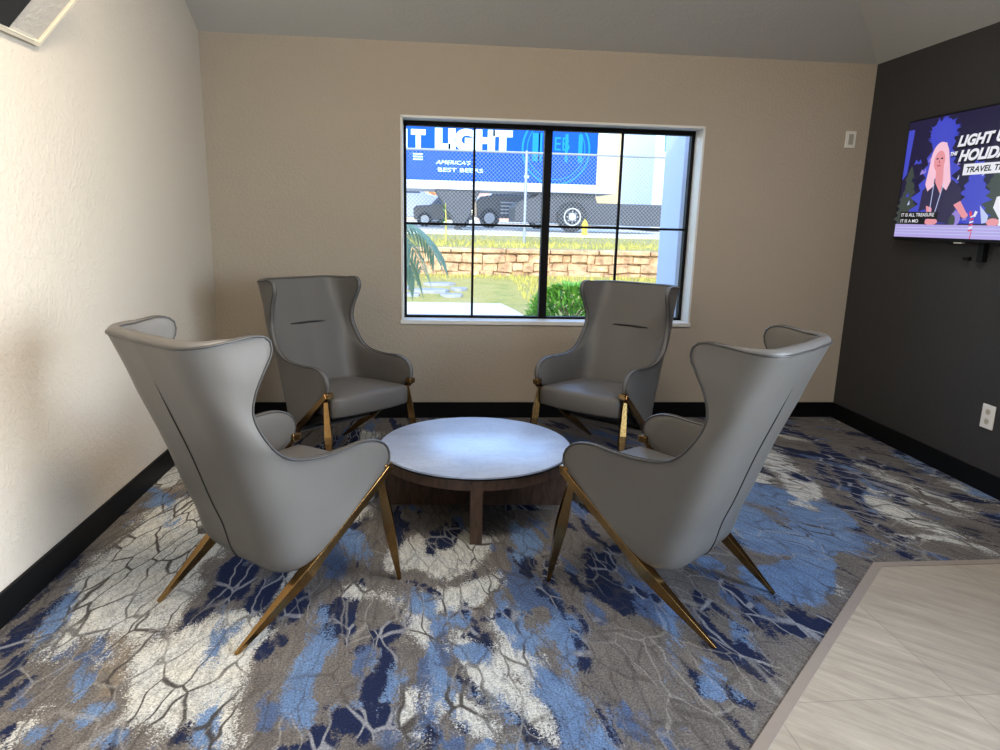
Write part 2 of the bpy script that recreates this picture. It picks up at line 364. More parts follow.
CARPET = {'cream': [(-1.14, 2.69, 0.58, 0.2, -2), (-0.99, 2.57, 0.46, 0.12, -1), (-0.75, 2.0, 0.34, 0.17, -8), (-0.62, 1.87, 0.22, 0.09, 14), (-1.37, 3.61, 0.21, 0.1, 3), (0.03, 2.72, 0.21, 0.16, -59), (0.11, 2.39, 0.18, 0.1, -61), (0.22, 1.85, 0.22, 0.05, 26), (0.28, 1.88, 0.12, 0.06, 32), (0.12, 1.7, 0.11, 0.04, 31), (-0.05, 1.69, 0.11, 0.05, 2), (-0.25, 2.35, 0.07, 0.06, 57), (0.26, 2.13, 0.1, 0.04, 15), (1.87, 3.32, 0.29, 0.06, -15), (1.65, 2.69, 0.08, 0.06, 13), (1.54, 2.43, 0.1, 0.03, 9), (2.32, 2.86, 0.3, 0.06, 17), (2.41, 3.19, 0.29, 0.035, 35), (2.24, 2.62, 0.19, 0.03, 80), (2.86, 3.35, 0.22, 0.02, 4), (2.31, 4.26, 0.14, 0.03, 36), (-1.09, 1.72, 0.04, 0.02, -8), (-1.38, 4.07, 0.15, 0.05, -17), (-0.39, 3.12, 0.14, 0.12, -35), (1.1, 3.83, 0.12, 0.05, 67), (-0.43, 4.28, 0.12, 0.1, -46), (-0.59, 2.45, 0.19, 0.03, -16), (2.0, 3.56, 0.4, 0.08, -12.0), (2.34, 2.88, 0.28, 0.08, 11.0), (1.74, 2.79, 0.13, 0.05, 0.0), (2.58, 3.31, 0.28, 0.04, 13.0), (1.74, 3.53, 0.09, 0.05, 33.0), (-0.06, 2.15, 0.16, 0.05, 20.0)],
 'tan': [(-1.0, 2.23, 0.42, 0.05, 6), (-1.33, 3.48, 0.21, 0.1, -7), (0.12, 2.33, 0.07, 0.1, 55), (2.36, 3.37, 0.22, 0.07, 8)],
 'blue': [(-1.29, 2.29, 0.12, 0.03, 18), (-1.06, 1.95, 0.09, 0.03, 11), (-0.96, 1.75, 0.05, 0.05, -3), (-1.06, 1.68, 0.04, 0.04, -59), (-0.85, 1.65, 0.04, 0.05, -15), (-0.72, 2.15, 0.21, 0.03, 9), (-0.61, 1.73, 0.11, 0.035, 1), (-1.35, 3.29, 0.33, 0.03, 40), (-0.35, 1.92, 0.21, 0.035, 10), (-0.24, 1.79, 0.04, 0.03, -1), (-0.16, 1.8, 0.11, 0.03, 2), (-0.11, 1.82, 0.13, 0.03, 2), (-0.08, 2.29, 0.12, 0.06, 0), (0.03, 2.17, 0.12, 0.04, -4), (0.09, 2.21, 0.08, 0.04, -8), (0.14, 1.79, 0.07, 0.03, 49), (0.16, 1.94, 0.06, 0.06, 28), (0.28, 2.16, 0.13, 0.035, 6), (0.37, 2.73, 0.15, 0.06, -15), (0.43, 2.01, 0.14, 0.05, 1), (0.38, 1.72, 0.14, 0.055, -8), (0.43, 1.63, 0.08, 0.055, -13), (0.53, 1.74, 0.04, 0.03, 11), (0.33, 1.97, 0.04, 0.03, 10), (0.81, 2.05, 0.13, 0.028, -8), (0.89, 1.78, 0.06, 0.05, 2), (0.93, 1.72, 0.04, 0.03, 49), (0.88, 2.03, 0.04, 0.02, 12), (1.7, 3.28, 0.17, 0.12, -9), (1.52, 2.45, 0.09, 0.14, 24), (1.53, 2.68, 0.14, 0.13, -2), (1.71, 2.62, 0.09, 0.12, -5), (1.92, 3.01, 0.15, 0.08, -8), (2.94, 3.27, 0.14, 0.08, 0), (2.91, 3.58, 0.13, 0.06, -3), (2.24, 3.12, 0.16, 0.04, -8), (1.41, 2.75, 0.08, 0.05, 9), (1.08, 2.01, 0.07, 0.02, -6), (0.15, 1.58, 0.04, 0.05, 58), (0.29, 1.58, 0.04, 0.05, -28), (0.81, 3.71, 0.11, 0.1, 39), (1.24, 3.7, 0.09, 0.08, 21), (-0.97, 3.6, 0.1, 0.08, 43), (-0.36, 2.76, 0.15, 0.06, 19), (3.09, 4.25, 0.11, 0.05, -2), (1.49, 2.86, 0.32, 0.16, 7.0), (1.77, 2.85, 0.32, 0.12, 2.0), (1.36, 2.39, 0.16, 0.12, 1.0), (2.39, 3.37, 0.22, 0.06, 0.0), (2.91, 3.72, 0.31, 0.06, 6.0), (1.12, 2.49, 0.07, 0.05, 15.0), (0.05, 1.86, 0.2, 0.04, 16.0)],
 'navy': [(-0.76, 2.55, 0.14, 0.07, 0), (-0.66, 2.39, 0.09, 0.06, -11), (-0.63, 2.52, 0.12, 0.05, 1), (-0.5, 2.2, 0.12, 0.035, -12), (-0.49, 2.29, 0.1, 0.03, -19), (-0.53, 2.01, 0.04, 0.035, 66), (-1.35, 2.11, 0.05, 0.04, 24), (-1.14, 1.72, 0.04, 0.04, 26), (-1.02, 1.67, 0.04, 0.03, 21), (-0.3, 2.08, 0.07, 0.03, 2), (-0.17, 2.09, 0.09, 0.045, -13), (-0.24, 2.01, 0.05, 0.03, -11), (-0.14, 1.86, 0.09, 0.035, -5), (-0.12, 1.69, 0.08, 0.03, 2), (-0.28, 1.67, 0.04, 0.035, 4), (-0.2, 1.62, 0.04, 0.04, -2), (-0.31, 1.62, 0.04, 0.05, -15), (-0.38, 1.62, 0.04, 0.04, -18), (-0.05, 2.43, 0.1, 0.02, 52), (0.1, 2.3, 0.1, 0.02, -13), (0.15, 2.1, 0.06, 0.02, -22), (0.24, 2.19, 0.07, 0.018, 71), (0.47, 2.47, 0.13, 0.03, -23), (0.49, 2.0, 0.27, 0.022, 3), (0.74, 2.58, 0.15, 0.06, -34), (0.48, 1.9, 0.13, 0.018, 6), (0.35, 1.57, 0.04, 0.02, 50), (0.47, 1.57, 0.04, 0.02, 15), (0.75, 2.3, 0.04, 0.03, 19), (1.15, 2.19, 0.13, 0.03, -1), (1.08, 1.95, 0.07, 0.03, 8), (1.26, 2.09, 0.11, 0.05, -15), (1.33, 2.11, 0.05, 0.04, 2), (1.21, 2.04, 0.07, 0.03, 20), (1.01, 2.18, 0.07, 0.03, 23), (0.93, 1.93, 0.04, 0.02, 24), (2.32, 3.79, 0.38, 0.03, -21), (2.46, 3.9, 0.47, 0.04, -6), (2.05, 2.9, 0.39, 0.035, -11), (2.09, 2.9, 0.25, 0.025, -9), (2.44, 3.25, 0.18, 0.03, -11), (2.63, 3.71, 0.13, 0.025, 4), (2.02, 3.52, 0.08, 0.04, -9), (2.69, 3.23, 0.34, 0.02, -1), (3.06, 3.55, 0.29, 0.02, -2), (2.44, 4.37, 0.12, 0.06, 5), (0.02, 2.87, 0.13, 0.05, -15), (1.14, 3.54, 0.12, 0.06, 48), (-0.7, 4.02, 0.19, 0.06, -17), (-0.49, 4.21, 0.2, 0.05, -2), (0.43, 3.11, 0.09, 0.06, 61), (2.28, 3.37, 0.59, 0.045, -13.0), (2.88, 3.89, 0.48, 0.035, 0.0), (0.97, 2.03, 0.1, 0.03, 20.0), (-0.2, 1.68, 0.1, 0.05, 22.0)]}
M_carpet = carpet()

# tile ---------------------------------------------------------------
t = NT('beige_stone_tile'); co = t.coords('Object'); t.set(Roughness=.42)
d = t.noise(t.mapping(co, rot=(0, 0, math.radians(-42)), scale=(1/1.2, 1/11, 1), kind='TEXTURE'), 2.6, 9, .72, .3)
c1 = t.ramp(d, [(.3, srgb(146, 135, 120)), (.5, srgb(178, 167, 150)), (.7, srgb(204, 193, 175))])
sx = t.n('ShaderNodeSeparateXYZ'); t.l(co, sx.inputs[0])
def cell(v, o, s): return t.math('DIVIDE', t.math('SUBTRACT', v, o), s)
gx = cell(sx.outputs[0], 1.567, .592); gy = cell(sx.outputs[1], 1.68, 1.19)
def joint(g, wd): return t.math('SUBTRACT', 1.0, t.step(t.math('SUBTRACT', .5, t.math('ABSOLUTE', t.math('SUBTRACT', t.math('FRACT', g), .5))), wd*.6, wd))
wnz = t.n('ShaderNodeTexWhiteNoise', noise_dimensions='2D')
cmb = t.n('ShaderNodeCombineXYZ'); t.l(t.math('FLOOR', gx), cmb.inputs[0]); t.l(t.math('FLOOR', gy), cmb.inputs[1]); t.l(cmb.outputs[0], wnz.inputs[0])
c2 = t.mix(t.math('MULTIPLY', wnz.outputs[0], .45), c1, srgb(144, 134, 120))
c2 = t.mix(t.math('MULTIPLY', t.noise(co, 90, 4, .8), .3), c2, srgb(146, 138, 128))
j = t.math('MAXIMUM', joint(gx, .004), joint(gy, .002))
t.base(t.mix(t.math('MULTIPLY', j, .6), c2, srgb(128, 120, 110))); t.bump(t.math('SUBTRACT', d, j), .25, .002); M_tile = t.m
M_strip = simple('taupe_edge_strip', srgb(142, 131, 121), .6, var=.06, scale=30)

# outdoors
t = NT('lawn_grass'); co = t.coords(); t.set(Roughness=.9); a = t.noise(co, 1.1, 5, .7); b = t.noise(co, 25, 4, .8)
t.base(t.mix(.35, t.ramp(a, [(.3, srgb(120, 138, 52)), (.45, srgb(178, 160, 76)), (.65, srgb(190, 168, 104))]), t.ramp(b, [(.3, srgb(70, 92, 34)), (.7, srgb(214, 202, 130))]))); t.bump(b, .8, .05); M_grass = t.m
M_walk = simple('pale_concrete', srgb(205, 198, 186), .8, var=.07, scale=3, bump=(40, .2, .01))
M_road = simple('asphalt_road', srgb(214, 204, 188), .85, var=.08, scale=2)
t = NT('tan_field_stone'); co = t.coords(); t.set(Roughness=.9)
t.base(t.ramp(t.noise(co, 3.5, 6, .7), [(.32, srgb(120, 92, 70)), (.45, srgb(176, 140, 104)), (.6, srgb(206, 172, 130)), (.72, srgb(190, 182, 170))])); t.bump(t.noise(co, 9, 5, .7), .9, .06); M_stone = t.m
M_flag = simple('grey_flagstone', srgb(150, 150, 150), .85, var=.2, scale=2.5)
M_leaf = simple('grey_green_palm_leaf', srgb(136, 160, 128), .55, var=.25, scale=6)
M_bush = simple('bright_green_leaf', srgb(96, 150, 52), .6, var=.35, scale=9)
M_blade = simple('yellow_green_grass_blade', srgb(176, 166, 74), .8, var=.35, scale=3)
M_bark = simple('palm_bark', srgb(110, 92, 70), .9, var=.3, scale=14)
M_galv = simple('galvanised_steel', srgb(130, 136, 142), .5, .1)
M_column = simple('white_stucco_column', srgb(176, 184, 202), .8, bump=(60, .2, .004))
M_blue = simple('blue_trailer_vinyl', srgb(2, 66, 158), .5, var=.06, scale=1, spec=.1)
M_cyan = simple('cyan_trailer_print', srgb(16, 112, 190), .5, spec=.1)
M_twhite = simple('white_trailer_metal', srgb(176, 182, 194), .45)
M_letter = simple('white_trailer_lettering', srgb(196, 226, 240), .5)
M_chass = simple('dark_chassis', srgb(50, 52, 58), .6)
M_tyre = simple('black_tyre_rubber', srgb(34, 34, 36), .8)
M_rim = simple('steel_wheel_rim', srgb(180, 182, 186), .4, .5)
M_carw = simple('white_car_paint', srgb(225, 228, 230), .25)
M_carg = simple('dark_grey_car_paint', srgb(74, 72, 74), .3)
M_carglass = simple('tinted_car_glass', srgb(70, 86, 104), .1)
M_yellow = simple('yellow_hydrant_paint', srgb(236, 200, 40), .5)
M_cream_b = simple('cream_building_stucco', srgb(216, 186, 130), .85)
M_orange = simple('orange_building_stucco', srgb(222, 170, 96), .85)
M_brick = simple('pink_brick_building', srgb(200, 160, 140), .85)
M_wbuild = simple('white_building_siding', srgb(186, 194, 206), .8)
M_green_g = simple('green_window_glass', srgb(70, 110, 100), .2)
M_autumn = simple('orange_autumn_leaves', srgb(220, 150, 60), .8, var=.3, scale=5)

# ------------------------------------------------------------------ room shell
XL, XR, YB, H = -1.427, 2.936, 4.706, 2.432
YR = -3.2; SL = 0.537
W0, W1, Z0, Z1 = -0.211, 1.786, 0.681, 1.993      # window opening
REC = 0.14
def st(name, mb, mat, **k): return tag(mb.build(name, mat, **k), kind='structure')

# carpet with the tiled area cut out
cx, cy = 1.825, 2.495
yt = cy-(cx-(XL-.1))
from mathutils import noise as mn
m = MB(); gs = .03; ni0 = -int((cx-XL)/gs)-2; ni1 = int((XR-cx)/gs)+2; nj1 = int((YB-cy)/gs)+2; ids = {}
def gv(i, j):
    if (i, j) not in ids: ids[i, j] = len(m.v); m.v.append((cx+i*gs, cy+j*gs, 0.0))
    return ids[i, j]
for i in range(ni0, ni1):
    j0 = 0 if i >= 0 else i
    for j in range(j0, nj1):
        if i < 0 and j == i: m.f.append((gv(i, j), gv(i+1, j+1), gv(i, j+1)))
        else: m.f.append((gv(i, j), gv(i+1, j), gv(i+1, j+1), gv(i, j+1)))
        m.m.append(0)
fo = st('floor', m, M_carpet)
for nm, lst in CARPET.items():
    at = fo.data.attributes.new('field_'+nm, 'FLOAT', 'POINT')
    L_ = [(x, y, l_, w_, math.cos(math.radians(a_)), math.sin(math.radians(a_))) for x, y, l_, w_, a_ in lst]
    vals = []
    for v in fo.data.vertices:
        q = mn.noise_vector(Vector((v.co.x*2.3, v.co.y*2.3, 1.7))); x = v.co.x+q.x*.10; y = v.co.y+q.y*.12
        q = mn.noise_vector(Vector((v.co.x*8, v.co.y*6, 4.1))); x += q.x*.03; y += q.y*.05
        best = 9.0
        for bx, by, bl, bw, c_, s_ in L_:
            dx, dy = x-bx, y-by; u_ = (dx*c_+dy*s_)/bw; w_ = (-dx*s_+dy*c_)/bl
            r_ = math.hypot(u_, w_)
            # keep the edges equally crisp for small and large figures
            r_ = 1+(r_-1)*min(bw, .25)/.07
            if r_ < best: best = r_
        vals.append(max(-2, best))
    at.data.foreach_set('value', vals)
m = MB(); s2 = .035
ix = cx - s2 + s2*math.sqrt(2)     # inner corner of the strip
m.prism([(XL-.1, YR), (XR+.1, YR), (XR+.1, cy-s2), (ix, cy-s2), (XL-.1, cy-s2-(ix-(XL-.1)))], -.05, .001, lambda a, b, z: (a, b, z))
st('floor', m, M_tile)
m = MB()
m.prism([(XL-.1, yt), (cx, cy), (XR+.1, cy), (XR+.1, cy-s2), (ix, cy-s2), (XL-.1, cy-s2-(ix-(XL-.1)))], -.05, .004, lambda a, b, z: (a, b, z))
st('trim_1', m, M_strip)

# back wall with the window opening
T = .22
def wallbox(parts):
    m = MB()
    for p in parts: m.box(*p)
    return m
m = wallbox([((XL-.15, YB, -.05), (W0, YB+T, H+.15)), ((W1, YB, -.05), (XR+.15, YB+T, H+.15)),
             ((W0, YB, -.05), (W1, YB+T, Z0)), ((W0, YB, Z1), (W1, YB+T, H+.15))])
st('wall_back', m, M_wall)
yr = YB-2.35; HR = H+2.35*SL
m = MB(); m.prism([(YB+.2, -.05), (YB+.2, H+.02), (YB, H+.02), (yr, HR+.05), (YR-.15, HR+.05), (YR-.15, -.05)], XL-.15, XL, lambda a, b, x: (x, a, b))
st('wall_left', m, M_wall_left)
m = MB(); sy0, sy1, sz0, sz1 = -1.8, 1.6, .3, 2.3
m = wallbox([((XR, YR-.15, -.05), (XR+.15, sy0, H+.06)), ((XR, sy1, -.05), (XR+.15, YB+.2, H+.06)), ((XR, sy0, -.05), (XR+.15, sy1, sz0)), ((XR, sy0, sz1), (XR+.15, sy1, H+.06))])
st('wall_right', m, M_dark)
m = MB(); m.box((XL-.15, YR-.15, -.05), (XR+.15, YR, HR+.1)); st('wall_rear', m, M_wall)
wr = empty('window_2', (0, 0, 0)); tag(wr, kind='structure')
m = MB()
for y in (sy0+.02, (sy0+sy1)/2, sy1-.02): m.box((XR+.05, y-.02, sz0), (XR+.10, y+.02, sz1))
for z in (sz0+.02, sz1-.02): m.box((XR+.051, sy0, z-.02), (XR+.099, sy1, z+.02))
m.build('window_frame', M_blackframe, wr)
m = MB(); m.box((XR+.074, sy0+.04, sz0+.04), (XR+.08, sy1-.04, sz1-.04)); m.build('pane', M_glass, wr)
# ceiling: slope from the back wall, slope from the right wall (hip between), flat crown
m = MB(); a = 2.35; xh = XR-a; th = .12
def slab(q):
    n = len(q); m.add([(x, y, z) for x, y, z in q]+[(x, y, z+th) for x, y, z in q],
        [tuple(range(n)), tuple(range(2*n-1, n-1, -1))]+[(i, n+i, n+(i+1) % n, (i+1) % n) for i in range(n)])
slab([(XL-.15, YB, H), (XR, YB, H), (xh, yr, HR), (XL-.15, yr, HR)])
slab([(XR, YB, H), (XR, YR-.15, H), (xh, YR-.15, HR), (xh, yr, HR)])
slab([(XL-.15, yr, HR), (xh, yr, HR), (xh, YR-.15, HR), (XL-.15, YR-.15, HR)])
st('ceiling', m, M_ceil)
# baseboards
bh, bt = .112, .014
m = MB(); m.box((XL, YB-bt, 0), (XR, YB, bh)); st('baseboard_back', m, M_black, bevel=.003)
m = MB(); m.box((XL, YR, 0), (XL+bt, YB-bt, bh)); st('baseboard_left', m, M_black, bevel=.003)
m = MB(); m.box((XR-bt, YR, 0), (XR, YB-bt, bh)); st('baseboard_right', m, M_black, bevel=.003)

# window
win = empty('window_1', (0, 0, 0)); tag(win, kind='structure')
yf = YB+REC
m = MB(); e = .006
m.box((W0-e, YB-.004, Z0), (W0+.008, yf, Z1)); m.box((W1-.008, YB-.004, Z0), (W1+e, yf, Z1)); m.box((W0-e, YB-.004, Z1-.008), (W1+e, yf, Z1+e))
m.build('window_reveal', M_white, win)
m = MB(); m.box((W0-.012, YB-.012, Z0-.022), (W1+.012, yf, Z0+.004)); m.build('window_sill', M_white, win, bevel=.003)
m = MB(); fw = .028
m.box((W0+.008, yf, Z0), (W0+.008+fw*.6, yf+.05, Z1)); m.box((W1-.008-fw*.8, yf, Z0), (W1-.008, yf+.05, Z1))
m.box((W0, yf-.004, Z1-.038), (W1, yf+.05, Z1)); m.box((W0, yf, Z0), (W1, yf+.05, Z0+.018))
m.build('window_frame', M_blackframe, win)
m = MB(); m.box((.738, yf-.012, Z0+.018), (.790, yf+.05, Z1-fw)); m.build('mullion', M_blackframe, win)
for x in (.267, 1.277):
    m = MB(); m.box((x-.008, yf+.012, Z0+.018), (x+.008, yf+.030, Z1-fw)); m.build('muntin', M_blackframe, win)
for x0, x1 in ((W0+.025, .738), (.79, W1-.03)):
    m = MB(); m.box((x0, yf+.010, 1.317), (x1, yf+.032, 1.333)); m.build('muntin', M_blackframe, win)
for x0, x1 in ((W0+.02, .742), (.786, W1-.02)):
    m = MB(); m.box((x0, yf+.036, Z0+.015), (x1, yf+.040, Z1-.02)); m.build('pane', M_glass, win)

# ------------------------------------------------------------------ wing chair (local: forward +Y)
def make_chair():
    root = empty('wing_chair')
    E = crom([(-.055,.212),(.02,.27),(.12,.345),(.22,.418),(.278,.468),(.292,.508),(.277,.550),(.232,.579),(.17,.588),(.08,.582),(-.02,.582),(-.11,.597),(-.170,.632),(-.211,.685),(-.237,.738),(-.245,.785),(-.230,.848),(-.200,.91),(-.180,.950),(-.182,.985),(-.205,1.004),(-.245,1.008)], 6)
    B = crom([(-.06,.180),(-.105,.174),(-.146,.190),(-.172,.240),(-.195,.33),(-.232,.43),(-.287,.60),(-.358,.787),(-.402,.90),(-.436,.984)], 6)
    NR = 64; E = resample([Vector((a, b, 0)) for a, b in E], NR); B = resample([Vector((a, b, 0)) for a, b in B], NR)
    NS, NC, NB = 7, 8, 9      # side, corner, half-back samples
    def halfwidths(z):        # outline edge, rear corner
        we = .287; 
        wc = .270+.002*max(0, z-.55)
        if z < .30: k = (.30-z)/.10; wc -= .012*min(1, k)**2; we -= .010*min(1, k)**2
        return we, wc
    rows = []
    for i in range(NR):
        e, b = E[i], B[i]; we, wc = halfwidths((e.y+b.y)/2)
        waist = math.exp(-((e.y-.78)/.10)**2); we -= .012*waist
        P0 = Vector((we, e.x, e.y)); Pc = Vector((wc, b.x, b.y)); Pb = Vector((0, b.x-.012, b.y))
        d0 = (P0-Pc); L0 = d0.length; r0 = min(.115, L0*.72); A_ = Pc+d0*(r0/L0)
        d1 = (Pb-Pc); L1 = d1.length; r1 = .115; Bq = Pc+d1*(r1/L1)
        row = [P0.lerp(A_, k/NS) for k in range(NS)]
        for k in range(NC):
            t_ = k/NC; row.append(A_*(1-t_)**2 + Pc*2*t_*(1-t_) + Bq*t_**2)
        row += [Bq.lerp(Pb, k/NB) for k in range(NB+1)]
        row += [Vector((-p.x, p.y, p.z)) for p in row[-2::-1]]
        rows.append(row)
    nc = len(rows[0])
    outer = rows; inner = []
    for i in range(NR):
        g = (B[min(i+1, NR-1)]-B[max(i-1, 0)]).normalized(); nb = Vector((0, g.y, -g.x))     # inward normal of the back
        if nb.y < 0: nb = Vector((0, abs(nb.y), nb.z))
        r = []; s_ = i/(NR-1)
        for j in range(nc):
            jj = min(j, nc-1-j); sg = 1 if j < nc/2 else -1
            th_a = PI/2*min(1, max(0, (jj-NS)/NC)); n = Vector((-sg*math.cos(th_a), 0, 0))+nb*math.sin(th_a)
            th_ = .012+.030*min(1, max(0, (s_-.06)/.2)); e_ = min(1, jj/(NS+NC)); th_ *= .48+.52*e_*e_*(3-2*e_)
            r.append(rows[i][j]+n*th_)
        inner.append(r)
    V = []; idx = {}
    def vid(key, p):
        if key not in idx: idx[key] = len(V); V.append(p)
        return idx[key]
    F = []
    for i in range(NR):
        for j in range(nc): vid(('o', i, j), outer[i][j])
    for i in range(NR):
        for j in range(nc): vid(('i', i, j), inner[i][j])
    for i in range(NR-1):
        for j in range(nc-1):
            F.append((idx['o', i, j], idx['o', i, j+1], idx['o', i+1, j+1], idx['o', i+1, j]))
            F.append((idx['i', i, j], idx['i', i+1, j], idx['i', i+1, j+1], idx['i', i, j+1]))
    ring = [(i, 0) for i in range(NR)] + [(NR-1, j) for j in range(1, nc)] + [(i, nc-1) for i in range(NR-2, -1, -1)] + [(0, j) for j in range(nc-2, 0, -1)]
    K = len(ring); rim = []
    for q, (i, j) in enumerate(ring):
        po, pi = outer[i][j], inner[i][j]
        # outward direction in the surface
        jn = 1 if j == 0 else (nc-2 if j == nc-1 else j); in_ = i-1 if i == NR-1 else (1 if i == 0 else i)
        o = po-outer[in_][jn]; ax = (pi-po); L = ax.length
        o = o-ax*(o.dot(ax)/ax.length_squared)
        o = o.normalized() if o.length > 1e-7 else Vector()
        a = len(V); V.append(po.lerp(pi, .22)+o*L*.26); V.append(po.lerp(pi, .55)+o*L*.36); V.append(po.lerp(pi, .85)+o*L*.2); rim.append(a)
    for q in range(K):
        q2 = (q+1) % K; o1, o2 = idx[('o',)+ring[q]], idx[('o',)+ring[q2]]; i1, i2 = idx[('i',)+ring[q]], idx[('i',)+ring[q2]]
        a, b = rim[q], rim[q2]
        F += [(o1, o2, b, a), (a, b, b+1, a+1), (a+1, b+1, b+2, a+2), (a+2, b+2, i2, i1)]
    mb = MB(); mb.add(V, F); sh = mb.build('shell', M_leather, root, smooth=True)
    # piping: outer and inner edge
    mb = MB()
    i0 = 12
    path = [(i, 0) for i in range(i0, NR)] + [(NR-1, j) for j in range(1, nc)] + [(i, nc-1) for i in range(NR-2, i0-1, -1)]
    mb.tube([outer[i][j] for i, j in path], .0042, 6)
    mb.tube([inner[i][j] for i, j in path], .0030, 6)
    mb.build('piping', M_piping, root, smooth=True)
    # centre seam on the outside of the back
    mid = nc//2; mb = MB(); seq = [rows[i][mid] for i in range(2, NR) if rows[i][mid].z < .87]
    k = len(seq); mb.tube([p+Vector((0, .0005, 0)) for p in seq], [(.004*min(1, (k-1-q)/10+.15), .003*min(1, (k-1-q)/10+.15)) for q in range(k)], 6)
    mb.build('back_seam', M_seam, root, smooth=True)
    # stitched slot on the inside of the back
    mb = MB(); i_ = min(range(NR), key=lambda i: abs(inner[i][mid].z-.752)); p = inner[i_][mid]
    pts = [Vector((x, p.y+.012*abs(x)/.145, p.z)) for x in [(-.115+.23*q/14) for q in range(15)]]
    mb.tube(pts, [(.0065*math.sin(PI*(q+.6)/15.2)**.6, .006*math.sin(PI*(q+.6)/15.2)**.6) for q in range(15)], 6)
    mb.build('lumbar_slot', M_seam, root, smooth=True)
    # seat cushion
    mb = MB(); nx, ny = 14, 16; top = []; 
    def fy(x): return .318-.030*(abs(x)/.25)**2.6
    ring_prof = [(0.000, .338), (.006, .332), (.0, .345)]
    levels = [(-.016, .332), (-.003, .336), (.0, .346), (.001, .385), (.0, .422), (-.004, .433), (-.016, .441)]
    def outline(inset):
        pts = []
        hw = .248+inset
        for q in range(nx+1): x = -hw+2*hw*q/nx; pts.append((x, fy(x)+inset))
        for q in range(1, ny+1): y = (fy(hw)+inset)+(-.125-(fy(hw)+inset))*q/ny; pts.append((hw-.035*(q/ny)**2, y))
        for q in range(1, nx): x = (hw-.035)-2*(hw-.035)*q/nx; pts.append((x, -.125-.04*(1-(x/hw)**2)))
        for q in range(ny, 0, -1): y = (fy(hw)+inset)+(-.125-(fy(hw)+inset))*q/ny; pts.append((-hw+.035*(q/ny)**2, y))
        return pts
    ols = [outline(a) for a, _ in levels]; N_ = len(ols[0]); vv = []; ff = []
    for (a, z), ol in zip(levels, ols): vv += [(x, y, z-(.018*(.3-y)/.5 if z > .4 else 0)) for x, y in ol]
    for i in range(len(levels)-1):
        for q in range(N_): ff.append((i*N_+q, i*N_+(q+1) % N_, (i+1)*N_+(q+1) % N_, (i+1)*N_+q))
    # domed top by shrinking rings
    last = ols[-1]; cxm, cym = 0, .09; base_i = (len(levels)-1)*N_
    steps = [.86, .68, .46, .22]
    for s_ in steps:
        st_i = len(vv)
        for x, y in last:
            X, Y = x*s_, cym+(y-cym)*s_; vv.append((X, Y, .441-(.018*(.3-Y)/.5)+.020*(1-s_**2)))
        for q in range(N_): ff.append((base_i+q, base_i+(q+1) % N_, st_i+(q+1) % N_, st_i+q))
        base_i = st_i
    ff.append(tuple(base_i+q for q in range(N_))); ff.append(tuple(q for q in range(N_-1, -1, -1)))
    mb.add(vv, ff); mb.build('seat', M_leather, root, smooth=True)
    # underside panel between the rails
    mb = MB(); mb.prism([(-.06, .205), (.27, .335), (.27, .345), (.20, .345), (-.07, .235)], -.235, .235, lambda a, b, x: (x, a, b)); mb.build('underside_panel', M_under, root)
    # brass rail + rear leg, front leg, clasp
    for s_ in (-1, 1):
        def P(x, y, z): return Vector((s_*x, y, z))
        a = P(.283, .292, .462); b = P(.242, -.332, 0.0)
        pts = []; rad = []
        for q, r in ((0, .019), (.1, .021), (.48, .022), (.58, .031), (.64, .029), (.85, .018), (1.0, .009)):
            bow = Vector((s_*.006*math.sin(PI*q), 0, -.010*math.sin(PI*q)))
            pts.append(a.lerp(b, q)+bow); rad.append((r, r*.85))
        mb = MB(); mb.tube(pts, rad, 4, up=(0, 0, 1), phase=PI/4); 
        o = mb.build('rear_leg', M_brass, root, bevel=.002)
        a = P(.270, .262, .425); b = P(.295, .332, 0); pts = []; rad = []
        for q, r in ((0, .017), (.12, .021), (.42, .029), (.5, .028), (.8, .018), (1, .0095)):
            pts.append(a.lerp(b, q)); rad.append((r, r*.9))
        mb = MB(); mb.tube(pts, rad, 4, up=(0, 1, 0)); mb.build('front_leg', M_brass, root, bevel=.002)
        mb = MB(); mb.box((s_*.272-.019, .268, .448), (s_*.272+.019, .308, .478)); mb.build('clasp', M_brass, root, bevel=.004)
    return root
chair = make_chair()
G = 'grey wing chairs around the coffee table'
spots = [(-.568, 2.414, -.749, 'grey wing chair with its seamed back to the camera, beside the left wall and baseboard'),
         (.884, 2.362, .728, 'grey wing chair with its seamed back to the camera, next to the tiled floor'),
         (-.526, 3.888, -2.402, 'grey wing chair facing the camera, in the corner left of the window'),
         (.988, 3.875, 2.412, 'grey wing chair facing the camera, its headrest overlapping the lower right of the window')]
for i, (x, y, a, lab) in enumerate(spots):
    o = chair if i == 0 else copy_tree(chair)
    o.location = (x, y, 0); o.rotation_euler = (0, 0, a); tag(o, lab, 'chair', G)

# ------------------------------------------------------------------ coffee table
tb = empty('coffee_table', (.203, 3.185, 0), -0.045)
tag(tb, 'low round coffee table with pale marbled top on dark walnut cross base', 'table')
R = .456; hz = .307
MB().lathe([(R-.004, hz-.012), (R, hz-.010), (R, hz-.002), (R-.003, hz)], n=96).build('tabletop', M_marble, tb, angle=40)
MB().lathe([(R-.004, hz-.018), (R, hz-.017), (R, hz-.0135), (R-.002, hz-.0125)], n=96).build('edge_band', M_blackframe, tb, angle=40)
mb = MB(); mb.lathe([(R-.012, hz-.066), (R-.006, hz-.064), (R-.006, hz-.019), (R-.012, hz-.018)], n=96); mb.build('apron', M_walnut, tb, angle=40)
mb = MB(); mb.box((-.026, -.452, 0), (.026, .452, hz-.02)); mb.build('base_panel', M_walnut, tb, bevel=.002)
for s_ in (-1, 1):
    mb = MB(); mb.box((min(s_*.026, s_*.452), -.026, 0), (max(s_*.026, s_*.452), .026, hz-.02)); mb.build('base_panel', M_walnut, tb, bevel=.002)

